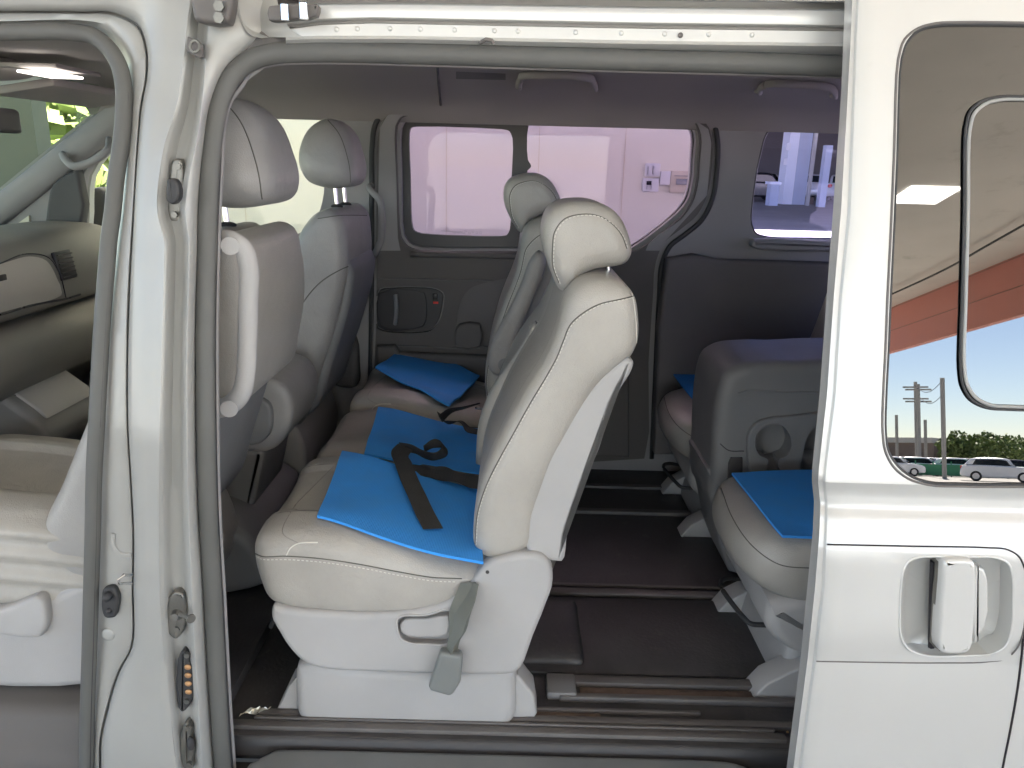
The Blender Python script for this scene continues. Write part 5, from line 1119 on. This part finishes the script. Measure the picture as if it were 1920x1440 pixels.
# --- parking lot behind the photographer, reflected in the door glass
def rg(px, dist): 
    P, d = rdir(px, 850); h = math.hypot(d.x, d.y); return P + d * (dist / h)
def polar_rot(px): 
    P, d = rdir(px, 850); return math.atan2(d.y, d.x)
q = rg(1873, 56); car(q.x, q.y, polar_rot(1873) + R_(90), 'carw', 'white hatchback in the lot reflected at the lower right of the door glass', 'cars in the lot behind', L=4.2)
for px, d_, c_, lb_ in ((1672, 66, 'carw', 'white car at the left edge of the door glass reflection'), (1708, 74, 'card', 'dark car reflected beside the green fence, second from left'), (1726, 70, 'carw', 'small white car reflected left of the tall utility pole'), (1760, 76, 'carg', 'grey car reflected directly behind the tall utility pole'), (1797, 70, 'carw', 'white car reflected between the pole and the first tree'), (1828, 74, 'card', 'dark car reflected behind the nearest white hatchback'), (1905, 76, 'card', 'dark car reflected at the right below the far tree')):
    q = rg(px, d_); car(q.x, q.y, polar_rot(px) + R_(75), c_, lb_, 'cars in the lot behind')
def pole(px, d_, h, label, arms=True):
    q = rg(px, d_); r = begin('utility_pole', label, 'pole', (q.x, q.y, 0), 'utility poles in the lot'); place('post', tube([Vector((q.x, q.y, 0)), Vector((q.x, q.y, h))], .16, 8), M['wood'], r)
    if arms:
        for z in (h - .5, h - 1.6): place('crossarm', obox((q.x, q.y, z), Vector((1.0, .4, 0)), Vector((.05, -.1, 0)), Vector((0, 0, .07))), M['wood'], r)
    return q
P1 = pole(1770, 62, 7.2, 'tall grey utility pole in the middle of the reflected lot', False)
P2 = pole(1719, 80, 8.6, 'left lattice-like utility pole of the reflected pair'); P3 = pole(1724, 78, 8.2, 'right utility pole of the reflected pair')
pole(1682, 90, 6.0, 'short pole at the left of the reflected lot', False); pole(1736, 90, 5.5, 'short pole just right of the pole pair', False)
for a_, z in ((P2, 8.2), (P3, 7.2)): 
    c = [Vector((a_.x, a_.y, z)).lerp(Vector((P1.x, P1.y, z - 1.2)), t) - Vector((0, 0, 1.2 * math.sin(math.pi * t) * .6)) for t in [k / 8 for k in range(9)]]; tt('power_line', tube(c, .03, 4), 'rubber_d', 'thin black power line from the %s pole of the pair to the tall pole' % ('left' if a_ is P2 else 'right'), 'cable', 'power lines')
for px, d_, h, w, s_, lb_ in ((1797, 84, 4.0, 2.0, 11, 'green tree reflected right of the tall pole'), (1862, 84, 4.0, 2.8, 12, 'wide green tree reflected at the right of the door glass'), (1890, 90, 3.6, 2.6, 15, 'low tree reflected at the far right of the lot')):
    q = rg(px, d_); tree(q.x, q.y, h, w, lb_, s_, nleaf=1300, leaf=.2)
fn = begin('green_fence', 'low green mesh fence along the far side of the reflected lot', 'fence', (rg(1770, 80).x, rg(1770, 80).y, 0))
A_, B_ = rg(1560, 68), rg(2000, 68); dd = (B_ - A_); dd.z = 0; pd = Vector((-dd.y, dd.x, 0)).normalized() * .05
v = [Vector((p.x, p.y, z)) + pd * s for p in (A_, B_) for z in (0.1, 0.95) for s in (-1, 1)]
place('mesh_panel', (v, [[0, 1, 3, 2], [4, 6, 7, 5], [0, 4, 5, 1], [2, 3, 7, 6], [0, 2, 6, 4], [1, 5, 7, 3]]), M['green'], fn, False)
for k in range(14): q = A_.lerp(B_, k / 13); place('post', tube([Vector((q.x, q.y, 0)), Vector((q.x, q.y, 1.2))], .05, 6), M['green'], fn)
wh = begin('warehouse', 'long low warehouse with a pale roof edge behind the reflected lot', 'building', (rg(1690, 120).x, rg(1690, 120).y, 0))
A_, B_ = rg(1500, 125), rg(1768, 118)
def slabw(A_, B_, z0, z1, t):
    dd = (B_ - A_); dd.z = 0; pd = Vector((-dd.y, dd.x, 0)).normalized() * t
    v = [Vector((p.x, p.y, z)) + pd * s for p in (A_, B_) for z in (z0, z1) for s in (-1, 1)]; return v, [[0, 1, 3, 2], [4, 6, 7, 5], [0, 4, 5, 1], [2, 3, 7, 6], [0, 2, 6, 4], [1, 5, 7, 3]]
place('wall', slabw(A_, B_, 0, 3.6, 4), M['brown'], wh, False); place('roof_edge', slabw(A_, B_, 3.6, 4.3, 4.3), M['bld'], wh, False)
wh = begin('warehouse', 'dark distant shed behind the trees at the right of the reflection', 'building', (rg(1850, 120).x, rg(1850, 120).y, 0))
A_, B_ = rg(1780, 118), rg(2060, 125); place('wall', slabw(A_, B_, 0, 3.4, 4), M['brown'], wh, False)
S.cycles.max_bounces = 10; S.cycles.transparent_max_bounces = 12; S.cycles.diffuse_bounces = 6; S.cycles.glossy_bounces = 4
